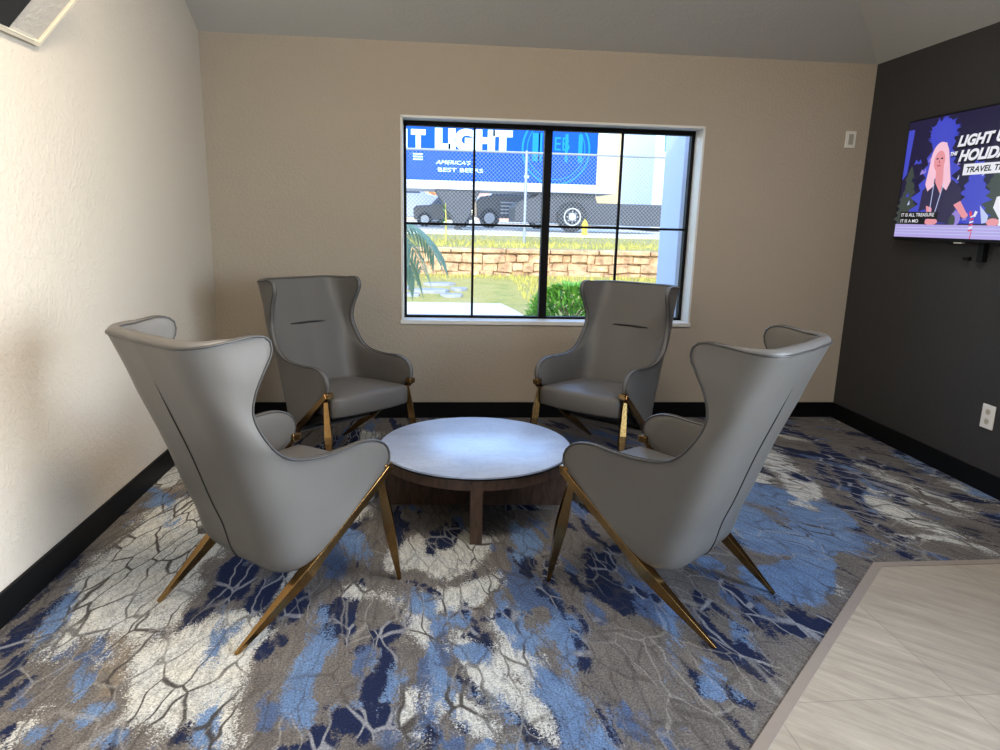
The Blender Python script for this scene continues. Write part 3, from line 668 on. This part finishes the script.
# ------------------------------------------------------------------ wall plates
r = empty('switch_plate', (2.809, YB, 1.951)); tag(r, 'small white wall control plate high on the beige wall right of the window', 'switch')
mb = MB(); mb.box((-.036, -.010, -.055), (.036, 0, .055)); mb.build('cover', M_plate, r, bevel=.003)
mb = MB(); mb.box((-.016, -.013, -.034), (.016, -.009, .034)); mb.build('inset', M_plateg, r, bevel=.001)
r = empty('wall_outlet', (XR, 3.296, .401)); tag(r, 'white duplex power outlet low on the charcoal wall', 'outlet')
mb = MB(); mb.box((-.007, -.043, -.064), (0, .043, .064)); mb.build('cover', M_plate, r, bevel=.003)
for z in (.026, -.026):
    mb = MB(); mb.lathe([(.017, -.0085), (.016, -.0065)], (0, 0, z), 20, 'x'); o = mb.build('socket', M_platei, r)
    mb = MB()
    for y, hh in ((-.006, .005), (.006, .004)): mb.box((-.0092, y-.0012, z-hh+.002), (-.0083, y+.0012, z+hh+.002))
    mb.lathe([(.0022, -.0092), (.0022, -.0083)], (0, 0, z-.008), 8, 'x'); mb.build('slot', M_seam, o)

# ------------------------------------------------------------------ leaning framed panel, high on the left wall
r = empty('framed_panel', (XL, 2.82, 1.926)); tag(r, 'cream panel in thin white frame with black screen, tilted out high on left wall', 'panel')
ang = math.atan2(.163, .15)
def tilt(u, y, n): # u up along the tilt, y along the wall (towards the camera negative), n normal to the front
    return Vector((.012+u*math.cos(ang)+n*math.sin(ang), y, u*math.sin(ang)-n*math.cos(ang)))
def tbox(u0, u1, y0, y1, n0, n1):
    mb = MB(); P = [tilt(u, y, n) for n in (n0, n1) for u, y in ((u0, y0), (u1, y0), (u1, y1), (u0, y1))]
    return mb.add(P, [(0,3,2,1),(4,5,6,7),(0,1,5,4),(1,2,6,5),(2,3,7,6),(3,0,4,7)])
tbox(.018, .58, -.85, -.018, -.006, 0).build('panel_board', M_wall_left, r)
for a_ in ((0, .018, -.87, 0), (.58, .60, -.87, 0), (.018, .58, -.015, 0), (.018, .58, -.87, -.85)):
    tbox(*a_, -.012, .010).build('frame_rail', M_cream, r, bevel=.002)
tbox(.021, .56, -.84, -.205, 0, .010).build('screen', M_under, r)
mb = MB(); mb.box((0, -.80, .002), (.03, -.05, .02)); mb.build('wall_bracket', M_plateg, r)

# ------------------------------------------------------------------ television
tv = empty('television', (XR, 0, 0)); tag(tv, 'wall mounted flat screen television showing a blonde presenter at a desk', 'television')
TX = -.075; ty1, ty0, tz0, tz1 = 4.188, 2.95, 1.300, 2.003
mb = MB(); mb.box((TX+.004, ty0, tz0), (TX+.045, ty1, tz1)); mb.build('casing', M_blackframe, tv, bevel=.004)
mb = MB(); mb.box((TX+.045, 3.3, 1.45), (-.0, 3.85, 1.85)); mb.build('wall_mount', M_blackframe, tv)
mb = MB(); mb.box((-.03, 3.49, 1.20), (-.0, 3.53, 1.46)); mb.box((-.022, 3.60, 1.203), (0, 3.64, 1.222)); mb.build('mount_strap', M_blackframe, tv)
mb = MB(); mb.box((TX, 3.60, tz0-.007), (TX+.02, 3.66, tz0+.001)); mb.build('sensor_tab', M_plateg, tv)
em = [emit('screen_navy', srgb(26, 22, 60)), emit('screen_blue', srgb(66, 74, 196)), emit('screen_lilac', srgb(150, 130, 214)), emit('screen_skin', srgb(230, 150, 160)),
      emit('screen_hair', srgb(244, 196, 214)), emit('screen_jacket', srgb(44, 40, 74)), emit('screen_white', srgb(232, 232, 240)), emit('screen_black', srgb(8, 8, 14)),
      emit('screen_desk', srgb(178, 164, 226)), emit('screen_red', srgb(214, 60, 90)), emit('screen_green', srgb(60, 70, 66)), emit('screen_pale', srgb(190, 200, 240)), emit('screen_lip', srgb(190, 90, 110))]
sb = MB(); lay = [0]
SW, SH = ty1-ty0-.02, tz1-tz0-.03
def SP(u, v, l): # u 0..1 left->right as seen, v 0..1 bottom->top
    return (TX+.004-.0006-.0004*l, ty1-.010-u*SW, tz0+.02+v*SH)
def poly(pts, mi, l): sb.mi = mi; sb.add([SP(u, v, l) for u, v in pts], [tuple(range(len(pts)))])
def ell(cu, cv, ru, rv, mi, l, n=28, rag=0, ph=0):
    poly([(cu+ru*math.cos(2*PI*i/n)*(1+(rag if i % 2 else -rag)*random.random()), cv+rv*math.sin(2*PI*i/n+ph)*(1+(rag if i % 2 else -rag)*random.random())) for i in range(n)], mi, l)
poly([(0, 0), (1, 0), (1, 1), (0, 1)], 0, 0)
def stext(txt, u, v, h, wd, mi, l, bold=.0, shear=0.0):
    """text of cap height h and total width wd (screen fractions), lower left at u,v"""
    vs_, fs = text_tris(txt, 1.0, bold, shear)
    x0 = min(p[0] for p in vs_); x1 = max(p[0] for p in vs_); y0 = min(p[1] for p in vs_); y1 = max(p[1] for p in vs_)
    sb.mi = mi; sb.add([SP(u+(x-x0)/(x1-x0)*wd, v+(y-y0)/(y1-y0)*h, l) for x, y in vs_], fs)
rs = random.Random(3)
# decorated trees, blurred lights
def spruce(cu, v0, v1, wd, mi, l, n=9):
    pts = []
    for i in range(n+1):
        k = i/n; v = v0+(v1-v0)*k; w_ = wd*(1-k)**.7*(.75+.5*rs.random())
        pts += [(cu-w_, v), (cu-w_*.62, v+(v1-v0)/n*.5)]
    R_ = []
    for i in range(n, -1, -1):
        k = i/n; v = v0+(v1-v0)*k; w_ = wd*(1-k)**.7*(.75+.5*rs.random())
        R_ += [(cu+w_*.62, v+(v1-v0)/n*.5), (cu+w_, v)]
    poly(pts+R_, mi, l)
spruce(.06, .10, .62, .09, 10, 1); spruce(.62, .12, .55, .12, 10, 1); spruce(.25, .12, 1.0, .19, 1, 2, 8); spruce(.50, .12, .66, .12, 1, 2); spruce(.84, .12, .9, .16, 1, 2)
for i in range(46):
    u = .04+.5*rs.random(); v = .14+.5*rs.random(); poly([(u, v), (u+.03*rs.random()+.01, v+.01), (u+.012, v+.045)], rs.choice([1, 2, 0, 2, 11, 10]), 2.5)
ell(.25, .86, .085, .12, 1, 3, 26, .12)
for i in range(30):
    a_ = rs.random()*2*PI; poly([(.25+.06*math.cos(a_), .86+.09*math.sin(a_)), (.25+.11*math.cos(a_), .86+.135*math.sin(a_)+.01), (.25+.055*math.cos(a_+.3), .86+.08*math.sin(a_+.3))], 1, 3)
poly([(.0, .93), (.0, .5), (.03, .55), (.045, .93)], 1, 1.2)
# presenter
poly([(.165, .40), (.155, .22), (.20, .24), (.255, .135), (.40, .115), (.40, .27), (.43, .30), (.415, .40), (.36, .47), (.22, .47)], 5, 4)
poly([(.205, .27), (.245, .25), (.255, .16), (.22, .16)], 3, 5); ell(.252, .135, .045, .028, 3, 5)
poly([(.385, .27), (.425, .30), (.475, .20), (.45, .17)], 3, 5); ell(.462, .185, .022, .022, 3, 5)
ell(.252, .64, .060, .150, 4, 6); poly([(.195, .68), (.178, .45), (.20, .39), (.235, .43), (.24, .6)], 4, 6); poly([(.31, .68), (.345, .46), (.325, .39), (.29, .43), (.285, .6)], 4, 6)
poly([(.235, .60), (.285, .60), (.295, .47), (.290, .36), (.245, .46)], 3, 6.5)
ell(.252, .635, .036, .085, 3, 7)
poly([(.214, .67), (.225, .73), (.262, .745), (.285, .715), (.29, .66), (.30, .70), (.285, .78), (.24, .785), (.21, .74)], 4, 8)
for u in (.237, .267): ell(u, .655, .008, .007, 5, 8)
ell(.252, .597, .013, .007, 12, 8); poly([(.249, .64), (.255, .64), (.257, .617), (.248, .617)], 12, 7.5)
for u0, u1 in ((.235, .232), (.30, .268)): poly([(u0, .45), (u0+.005, .45), (u1+.005, .2), (u1, .2)], 11, 7)
# second person's arm and paper on the desk, candy cane, desk
poly([(.66, .16), (.62, .24), (.63, .32), (.70, .34), (.80, .34), (.80, .12), (.66, .1)], 6, 4); ell(.63, .13, .035, .03, 3, 5); poly([(.545, .26), (.60, .18), (.60, .13), (.57, .12)], 11, 5)
ell(.76, .5, .05, .1, 3, 5); ell(.76, .58, .06, .06, 5, 5.5); ell(.41, .16, .03, .06, 2, 4.5); ell(.39, .14, .02, .05, 10, 4.6)
poly([(0, 0), (1, 0), (1, .103), (0, .112)], 8, 6)
for v in (.03, .055, .08): poly([(0, v), (1, v-.004), (1, v+.002), (0, v+.006)], 11, 6.5)
for i in range(6): poly([(.500+.003*(i % 2), .055+i*.022), (.524, .065+i*.022), (.524, .077+i*.022), (.500, .067+i*.022)], 9 if i % 2 == 0 else 6, 9)
poly([(.50, .17), (.49, .21), (.505, .22), (.512, .18)], 9, 9); poly([(.53, .17), (.54, .21), (.525, .22), (.518, .18)], 6, 9); poly([(.515, 0), (.52, 0), (.523, .06), (.518, .06)], 9, 9)
# captions
poly([(.028, .165), (.295, .155), (.295, .215), (.028, .222)], 7, 9); poly([(.028, .118), (.215, .112), (.215, .160), (.028, .166)], 7, 9)
stext('IT IS ALL TREASURE', .037, .178, .030, .235, 6, 10, .012); stext('IT IS A MO', .037, .126, .028, .130, 6, 10, .012)
# programme title
for (tx, u, v, h_, w_) in (('LIGHT UP', .355, .728, .088, .315), ('THE', .318, .665, .030, .046), ('HOLIDAYS', .374, .610, .090, .36)):
    for du, dv in ((.004, -.010), (.007, -.016)): stext(tx, u+du, v+dv, h_, w_, 7, 9.5, .035, .25)
    stext(tx, u, v, h_, w_, 6, 11, .05, .25)
poly([(.415, .588), (.74, .572), (.735, .495), (.413, .500)], 6, 9.8)
stext('TRAVEL TRIVIA', .433, .518, .045, .285, 7, 12, .03, .22)
sb.build('screen_picture', em, tv, recalc=False)

# ------------------------------------------------------------------ outdoors
ground = tag(MB().add([(-40, YB+T, -.1), (60, YB+T, -.1), (60, 12.5, -.1), (-40, 12.5, -.1), (60, 16, .15), (-40, 16, .15)], [(0,1,2,3),(3,2,4,5)]).build('lawn', M_grass), kind='structure')
tag(MB().add([(-40, 16.3, .74), (60, 16.3, .74), (60, 18.6, .84), (-40, 18.6, .84), (60, 19.6, .98), (-40, 19.6, .98)], [(0,1,2,3),(3,2,4,5)]).build('lawn', M_grass), kind='structure')
tag(MB().add([(-60, 19.6, .985), (90, 19.6, .985), (90, 32, 1.12), (-60, 32, 1.12), (90, 120, 1.6), (-60, 120, 1.6)], [(0,1,2,3),(3,2,4,5)]).build('road', M_road), kind='structure')
mb = MB(); mb.prism([(-6, YB+T), (1.55, YB+T), (1.55, 9.6), (1.35, 11.5), (1.2, 12.4), (-6, 12.6)], -.2, -.085, lambda a, b, z: (a, b, z)); st('walkway', mb, M_walk)
# flagstones set in the grass above the walk
k = 0
for (x, y, a_, b_) in ((-.9, 14.0, .8, .45), (-.05, 13.7, .6, .4), (-.55, 13.2, .5, .22), (.35, 13.2, .35, .25), (.1, 14.5, .5, .3), (.5, 13.9, .28, .25)):
    z = -.1+max(0, (y-12.5))/3.5*.25+.01; pts = [(x+a_*.62*math.cos(t_)*(1+.15*random.uniform(-1, 1)), y+b_*.75*math.sin(t_)*(1+.15*random.uniform(-1, 1))) for t_ in [2*PI*i/9 for i in range(9)]]
    mb = MB(); mb.prism(pts, z-.08, z+.035, lambda a, b, zz: (a, b, zz)); o = mb.build('flagstone', M_flag, bevel=.01)
    tag(o, 'grey flagstone in the grass between the walkway and the stone wall', 'stone', 'flagstones by the walkway')
# retaining wall
rw = empty('retaining_wall', (0, 16, 0)); tag(rw, 'low tan fieldstone retaining wall with flat cap stones across the lawn', 'wall')
rs = random.Random(11)
for c in range(3):
    mb = MB(); x = -9+rs.random()*.4; z0 = .05+c*.2
    while x < 14:
        w_ = rs.uniform(.18, .55); j = rs.uniform(-.06, .05); mb.box((x+.004, j, z0+rs.uniform(-.03, .02)), (x+w_-.004, .35, z0+.2+rs.uniform(-.05, .02)), Matrix.Rotation(rs.uniform(-.09, .09), 3, 'Y')); x += w_
    mb.build('stone_course', M_stone, rw, bevel=.02)
mb = MB(); x = -9.2
while x < 14:
    w_ = rs.uniform(.9, 1.5); mb.box((x+.01, -.09+rs.uniform(-.02, .02), .655), (x+w_-.02, .4, .755+rs.uniform(-.01, .015))); x += w_
mb.build('cap_course', M_stone, rw, bevel=.015)
mb = MB(); mb.box((-9, .10, -.05), (14, .5, .70)); mb.build('wall_core', M_stone, rw)

# chain link fence
fe = empty('chain_link_fence', (0, 18, 0)); tag(fe, 'galvanised chain link fence with top rail behind the stone wall', 'fence')
fz0, fz1, fx0, fx1 = .86, 3.045, -4.0, 11.0
for x in (-3.6, 2.30, 8.2):
    mb = MB(); mb.lathe([(.035, .55), (.035, 3.06), (.02, 3.1)], (x, 0, 0), 12); mb.build('post', M_galv, fe, angle=40)
mb = MB(); mb.tube([(fx0, 0, fz1), (fx1, 0, fz1)], .028, 8); mb.build('top_rail', M_galv, fe)
mb = MB(); pitch = .098; rr = .0034; Hh = fz1-fz0; n_ = int((fx1-fx0+Hh)/pitch)
for i in range(n_):
    for s_ in (1, -1):
        x = fx0-Hh+i*pitch if s_ == 1 else fx0+i*pitch
        xa, za, xb, zb = x, fz0, x+s_*Hh, fz1
        if s_ == 1:
            if xa < fx0: za += fx0-xa; xa = fx0
            if xb > fx1: zb -= xb-fx1; xb = fx1
        else:
            if xa > fx1: za += xa-fx1; xa = fx1
            if xb < fx0: zb -= fx0-xb; xb = fx0
        if zb-za < .02: continue
        mb.tube([(xa, .01*s_-.0, za), (xb, .01*s_, zb)], rr, 4, cap=False)
mb.build('wire_mesh', M_galv, fe, recalc=False)

# delivery trailer
tk = empty('delivery_trailer', (0, 24, 0)); tag(tk, 'blue delivery truck trailer with white lettering parked on the road behind the fence', 'truck')
mb = MB(); mb.box((-6.5, 0, 2.62), (5.46, 2.5, 5.3)); mb.build('cargo_box', M_blue, tk, bevel=.03)
mb = MB(); mb.box((5.46, .02, 2.60), (6.16, 2.5, 5.3)); mb.build('front_wall', M_twhite, tk, bevel=.06)
mb = MB(); mb.box((-6.5, -.02, 5.3), (6.16, 2.52, 5.42)); mb.build('roof_rail', M_twhite, tk, bevel=.01)
mb = MB(); mb.box((-6.5, -.03, 2.51), (6.16, 2.5, 2.64)); mb.box((-6.5, -.05, 2.36), (6.12, 2.5, 2.475)); mb.box((-6.5, .0, 2.46), (6.12, 2.5, 2.52)); mb.build('side_rail', M_twhite, tk, bevel=.008)
mb = MB(); mb.prism([(.02, 2.36), (1.56, 2.36), (1.10, 1.35), (.98, 1.2), (.72, 1.2), (.62, 1.45)], .05, 2.2, lambda a, b, y: (a, y, b)); mb.build('underbody_skirt', M_chass, tk, bevel=.02)
for y_ in (.3, 2.0):
    mb = MB(); mb.box((.74, y_, 1.03), (.96, y_+.2, 1.3)); mb.build('landing_leg', M_chass, tk)
mb = MB(); mb.prism([(2.75, 1.35), (2.75, 1.85), (2.95, 2.08), (3.4, 2.2), (3.6, 2.36), (5.5, 2.36), (5.6, 2.05), (8.0, 2.05), (8.0, 1.3)], .25, 2.3, lambda a, b, y: (a, y, b)); mb.build('chassis', M_chass, tk, bevel=.03)
for wx in (4.70,):
    mb = MB(); mb.lathe([(.28, -.02), (.46, -.04), (.51, .0), (.51, .24), (.46, .28), (.3, .28)], (wx, .0, 1.565), 40, 'y'); o = mb.build('wheel', M_tyre, tk, angle=40)
    mb = MB(); mb.lathe([(.05, -.06), (.12, -.05), (.14, .0), (.22, .02), (.27, -.035), (.30, -.035), (.30, .05)], (wx, 0, 1.565), 32, 'y')
    for k in range(8): a_ = 2*PI*k/8; mb.lathe([(.018, -.03), (.018, .03)], (wx+.17*math.cos(a_), 0, 1.565+.17*math.sin(a_)), 8, 'y')
    mb.build('rim', M_rim, o, angle=40)
def ttext(txt, x, z, h, wd, mb, dy=-.006, bold=0, shear=0):
    vs_, fs = text_tris(txt, 1.0, bold, shear)
    x0 = min(p[0] for p in vs_); x1 = max(p[0] for p in vs_); y0 = min(p[1] for p in vs_); y1 = max(p[1] for p in vs_)
    mb.add([(x+(a-x0)/(x1-x0)*wd, dy, z+(b-y0)/(y1-y0)*h) for a, b in vs_], fs)
mb = MB()
ttext('I', -1.12, 3.62, .61, .24, mb, -.008, .075); ttext('T', -.76, 3.62, .61, .47, mb, -.008, .075)
ttext('LIGHT', .02, 3.60, .70, 2.56, mb, -.008, .085)
mb.build('lettering', M_letter, tk, recalc=False)
for a_ in (("AMERICA'S", .05, 3.16, .13, 1.15, .2), ('BEST BEERS', .12, 2.92, .13, 1.5, 0)):
    mb = MB(); ttext(*a_[:5], mb, -.007, .01, a_[5]); mb.build('small_print', M_letter, tk, recalc=False)
for q in [(-.70, 3.44-k*.085, -.38, 3.48-k*.085) for k in range(3)]+[(3.0, 2.8, 3.16, 2.88)]:
    mb = MB(); mb.box((q[0], -.007, q[1]), (q[2], 0, q[3])); mb.build('printed_stripe', M_letter, tk)
mb = MB()
def ringf(cx_, cz_, r0, r1, n=64):
    vs_ = []; 
    for j in range(n): a_ = 2*PI*j/n; vs_ += [(cx_+r0*math.cos(a_), -.005, cz_+r0*math.sin(a_)), (cx_+r1*math.cos(a_), -.005, cz_+r1*math.sin(a_))]
    mb.add(vs_, [(2*j, 2*j+1, 2*((j+1) % n)+1, 2*((j+1) % n)) for j in range(n)])
ringf(4.05, 3.75, 1.10, 1.16); ringf(4.05, 3.75, .96, .99)
for a_, b_ in ((3.25, .25), (3.45, .12), (4.35, .10), (4.8, .14)): mb.box((a_, -.004, 3.35), (a_+b_, 0, 4.25))
ttext('EB', 4.0, 3.72, .42, .5, mb, -.0045)
mb.build('round_emblem', M_cyan, tk, recalc=False)

# cars beyond the trailer
def car(name, prof, glass, y0, y1, paint, wheels, x0, z0, sx=1, wr=.34):
    r = empty(name, (x0, 0, z0))
    mb = MB(); mb.prism([(a*sx, b) for a, b in prof], y0, y1, lambda a, b, y: (a, y, b)); mb.build('body', paint, r, bevel=.06)
    for g in glass:
        mb = MB(); mb.prism([(a*sx, b) for a, b in g], y0-.012, y0+.05, lambda a, b, y: (a, y, b)); mb.build('side_window', M_carglass, r, bevel=.01)
    for wx in wheels:
        mb = MB(); mb.lathe([(wr*.6, -.02), (wr*.95, -.03), (wr, .02), (wr, .2), (wr*.9, .22)], (wx*sx, y0, wr), 32, 'y'); o = mb.build('wheel', M_tyre, r, angle=40)
        mb = MB(); mb.lathe([(wr*.15, -.045), (wr*.3, -.03), (wr*.58, -.035), (wr*.62, .0)], (wx*sx, y0, wr), 24, 'y'); mb.build('hubcap', M_rim, o, angle=40)
        mb = MB(); mb.lathe([(wr*1.15, -.008), (wr*1.15, .05)], (wx*sx, y0, wr), 32, 'y'); mb.build('wheel_arch', M_chass, r)
    return r
vanp = [(-2.3, .3), (-2.3, 1.9), (-2.1, 2.05), (.2, 2.05), (.75, 1.35), (1.75, 1.15), (1.95, .9), (1.98, .35)]
r = car('white_van', vanp, [[(-.6, 1.35), (-.6, 1.85), (.1, 1.85), (.5, 1.35)], [(-2.0, 1.35), (-2.0, 1.85), (-.8, 1.85), (-.8, 1.35)]], 31.2, 33.1, M_carw, (-1.5, 1.15), -1.1, 1.12, 1, .40)
mb = MB(); mb.box((1.90, 31.3, .75), (2.0, 31.7, .95)); mb.build('headlight', M_carglass, r); tag(r, 'white van parked beyond the trailer, at the left edge of the window', 'van')
carp = [(-2.1, .32), (-2.15, .85), (-1.9, 1.0), (-.9, 1.05), (-.35, 1.45), (1.0, 1.48), (1.6, 1.05), (2.1, .98), (2.15, .35)]
r = car('dark_car', [(a*.55, b*.8) for a, b in carp], [[(-.40, .86), (-.16, 1.12), (.5, 1.13), (.78, .86)]], 28.6, 30.2, M_carg, (-.72, .75), .35, 1.10, 1, .27)
mb = MB(); mb.box((-1.17, 28.7, .5), (-1.10, 29.0, .62)); mb.build('headlight', M_rim, r); tag(r, 'small dark car parked in front of the white van', 'car')
suv = [(-1.3, .35), (-1.35, 1.05), (-1.2, 1.2), (-.75, 1.28), (-.35, 1.72), (1.4, 1.75), (1.75, 1.2), (1.85, .4)]
r = car('dark_pickup', suv, [[(-.55, 1.27), (-.25, 1.63), (.4, 1.64), (.4, 1.27)], [(.5, 1.27), (.5, 1.64), (1.25, 1.64), (1.5, 1.27)]], 29.0, 30.9, M_carg, (-.8, 1.2), 3.05, 1.12, 1, .36)
for k in range(4):
    mb = MB(); mb.box((-.35, 28.985, .55+k*.14), (1.0, 29.01, .60+k*.14)); mb.build('trim_bar', M_rim, r)
tag(r, 'dark grey car seen between the trailer skirt and the fence post', 'car')
# yellow hydrant
r = empty('fire_hydrant', (4.55, 21.2, 1.0)); tag(r, 'yellow fire hydrant in front of the truck wheels', 'hydrant')
mb = MB(); mb.lathe([(.13, -.03), (.13, .03), (.085, .04), (.08, .30), (.10, .31), (.10, .34), (.08, .36), (.06, .42), (.02, .45), (.02, .48)], (0, 0, 0), 20); mb.build('barrel', M_yellow, r, angle=40)
for s_ in (-1, 1):
    mb = MB(); mb.lathe([(.04, 0), (.04, .07), (.03, .08)], (0, 0, 0), 12, 'x'); o = mb.build('outlet_cap', M_yellow, r); o.location = (s_*.075, 0, .24); o.rotation_euler = (0, 0, 0 if s_ > 0 else PI)
# buildings
def building(name, label, x0, x1, y0, y1, h, mat, wins=(), roof=None, rmat=None, z0=1.2):
    r = empty(name, (x0, y0, z0)); tag(r, label, 'building')
    mb = MB(); mb.box((0, 0, 0), (x1-x0, y1-y0, h)); mb.build('walls', mat, r)
    for (a, b, c, d_, mt) in wins:
        mb = MB(); mb.box((a-.06, -.05, b-.06), (c+.06, .02, d_+.06)); f_ = mb.build('window_frame', M_white, r)
        mb = MB(); mb.box((a, -.07, b), (c, -.03, d_)); mb.build('pane', mt, f_)
    mb = MB(); mb.box((-.15, -.2, h), (x1-x0+.15, y1-y0+.2, h+.18)); mb.build('roof', rmat or M_twhite, r)
    return r
building('white_building', 'white sided building with a green paned window, far right in the window', 9.0, 13.5, 29.0, 34, 6.8, M_wbuild, ((.35, 3.1, 1.15, 4.15, M_green_g),))
building('cream_building', 'tall cream and orange building between the trailer and the white building', 10.4, 15.5, 41, 50, 9.5, M_cream_b, ((.9, 3.6, 1.3, 7.4, M_orange), (1.9, 3.8, 3.0, 6.2, M_orange), (1.0, .8, 2.6, 2.2, M_orange)), rmat=M_cream_b, z0=1.3)
building('brick_building', 'pinkish low building seen under the trailer, far behind the cars', 3.5, 12.5, 52, 58, 3.6, M_brick, ((1, .9, 2, 2.2, M_carglass), (4, .9, 5, 2.2, M_carglass), (6.5, .9, 7.5, 2.2, M_carglass)), z0=1.35)
building('pale_building', 'pale low building seen under the trailer, behind the white van', -12, 2.8, 60, 66, 4.0, M_cream_b, ((9, .9, 10, 2.2, M_carglass),), z0=1.35)

# porch column just outside
r = empty('porch_column', (2.30, 5.95, -.1)); tag(r, 'white square porch column just outside the right of the window', 'column')
mb = MB(); mb.box((-.27, -.20, 0), (.27, .3, 3.1)); mb.build('shaft', M_column, r, bevel=.008)
mb = MB(); mb.box((-.32, -.25, 0), (.32, .35, .22)); mb.build('plinth', M_column, r, bevel=.01)

# ------------------------------------------------------------------ plants outside
def leaf(mb, p, d, L, wd, droop, n=5):
    """folded strap leaf from p along d, hanging over with gravity"""
    d = Vector(d).normalized(); side = d.cross(Vector((0, 0, 1)))
    side = side.normalized() if side.length > 1e-3 else Vector((1, 0, 0)); p = Vector(p); vs_ = []
    for i in range(n+1):
        k = i/n; ww = wd*math.sin(PI*(.12+.88*k))**.7*(1-k*.3) if i < n else .001
        up_ = side.cross(d).normalized()
        vs_ += [p-side*ww+up_*ww*.3, p-up_*ww*.15, p+side*ww+up_*ww*.3]
        p = p+d*(L/n); d = (d+Vector((0, 0, -droop/n))).normalized()
    fs = []
    for i in range(n):
        a = i*3; fs += [(a, a+1, a+4, a+3), (a+1, a+2, a+5, a+4)]
    mb.add(vs_, fs)
r = empty('palm_plant', (-.72, 7.0, -.1)); tag(r, 'drooping grey green palm outside the left of the window', 'plant')
mb = MB(); mb.lathe([(.13, 0), (.10, .3), (.11, .6), (.09, 1.0), (.10, 1.25), (.05, 1.4)], (0, 0, 0), 14); mb.build('trunk', M_bark, r, smooth=True)
rs = random.Random(5)
for k in range(15):
    az = 2*PI*k/15+rs.uniform(-.1, .1); el = rs.uniform(.2, .9)
    L = rs.uniform(.75, 1.0); d = Vector((math.cos(az)*math.cos(el), math.sin(az)*math.cos(el), math.sin(el)))
    mb = MB(); p = Vector((0, 0, 1.3)); dd = d.copy(); rib = [p.copy()]
    for i in range(14):
        p = p+dd*(L/14); dd = (dd+Vector((0, 0, -.16))).normalized(); rib.append(p.copy())
        if i > 2:
            side = dd.cross(Vector((0, 0, 1))).normalized()
            for s_ in (-1, 1): leaf(mb, p, dd*.75+side*s_*.6+Vector((0, 0, -.12)), .34*(1-.35*abs(i-8)/8), .016, .9, 4)
    mb.tube(rib, [.010*(1-.7*i/14) for i in range(15)], 5); mb.build('frond', M_leaf, r, recalc=False)
r = empty('small_bush', (2.0, 10.0, -.1)); tag(r, 'bright green bush on the lawn just right of the window mullion', 'bush')
mb = MB()
for i in range(1500):
    a = rs.random()*2*PI; q = rs.random()**.5; h = rs.random(); R_ = .62*math.sqrt(max(0, 1-(h*.98)**2))*(.6+.4*q)
    p = Vector((R_*math.cos(a), R_*math.sin(a)*.8, .05+h*.50)); leaf(mb, p, (math.cos(a)+rs.uniform(-.6, .6), math.sin(a)+rs.uniform(-.6, .6), rs.uniform(.2, 1.2)), .13, .022, .5, 2)
mb.build('foliage', M_bush, r, recalc=False)
mb = MB()
for i in range(9):
    a = 2*PI*i/9; mb.tube([(0, 0, 0), (.15*math.cos(a), .12*math.sin(a), .2), (.36*math.cos(a), .3*math.sin(a), .42)], [.012, .009, .004], 5)
mb.build('stem', M_bark, r)
# grass tufts on the lawn and tops of the bank (uncountable)
mb = MB()
for i in range(9000):
    if i % 3: x = rs.uniform(-2.5, 8); y = rs.uniform(12.7, 15.8)
    else: x = rs.uniform(-2.5, 9); y = rs.uniform(16.5, 19.5)
    if (y < 15.3 and x < 1.7) or abs(y-18) < .12 or abs(y-17.2) < .1 and abs(x-.28) < .3: continue
    z = -.1+(y-12.5)/3.5*.25 if y < 16 else .74+(y-16.3)*.05
    h = rs.uniform(.04, .13); a = rs.random()*PI; dx, dy = .012*math.cos(a), .012*math.sin(a)
    mb.add([(x-dx, y-dy, z-.01), (x+dx, y+dy, z-.01), (x+rs.uniform(-.05, .05), y+rs.uniform(-.05, .05), z+h)], [(0, 1, 2)])
for i in range(2500):
    x = rs.uniform(2.8, 6.5); y = rs.uniform(7.5, 12.5); h = rs.uniform(.05, .14); a = rs.random()*PI
    mb.add([(x-.01*math.cos(a), y-.01*math.sin(a), -.11), (x+.01*math.cos(a), y+.01*math.sin(a), -.11), (x+rs.uniform(-.05, .05), y, -.1+h)], [(0, 1, 2)])
tag(mb.build('grass_blades', M_blade, recalc=False), 'short grass blades over the lawn outside', 'grass', kind='stuff')
r = empty('reed_stake', (.28, 17.2, .76)); tag(r, 'thin yellow green plant stalk standing in front of the fence at left', 'plant')
mb = MB(); mb.tube([(0, 0, 0), (.01, 0, .5), (-.01, 0, 1.0)], [.022, .018, .006], 6); mb.build('stalk', M_blade, r)
mb = MB()
for k in range(6): leaf(mb, (0, 0, .35+.1*k), (math.cos(k*2.1), math.sin(k*2.1), .9), .26, .014, .8, 3)
mb.build('leaf_blades', M_bush, r, recalc=False)
# autumn tree behind the van
r = empty('autumn_tree', (.4, 46, 1.3)); tag(r, 'small orange leaved tree behind the white van', 'tree')
mb = MB(); mb.tube([(0, 0, 0), (.05, 0, 1.0), (0, 0, 1.8)], [.12, .09, .05], 8); mb.build('trunk', M_bark, r)
mb = MB()
for i in range(700):
    v_ = Vector((rs.gauss(0, 1), rs.gauss(0, 1), rs.gauss(0, 1))).normalized()*rs.random()**.33
    leaf(mb, (v_.x*1.0, v_.y*1.0, 2.0+v_.z*.9), (rs.uniform(-1, 1), rs.uniform(-1, 1), rs.uniform(-.5, 1)), .3, .08, .5, 2)
mb.build('crown', M_autumn, r, recalc=False)
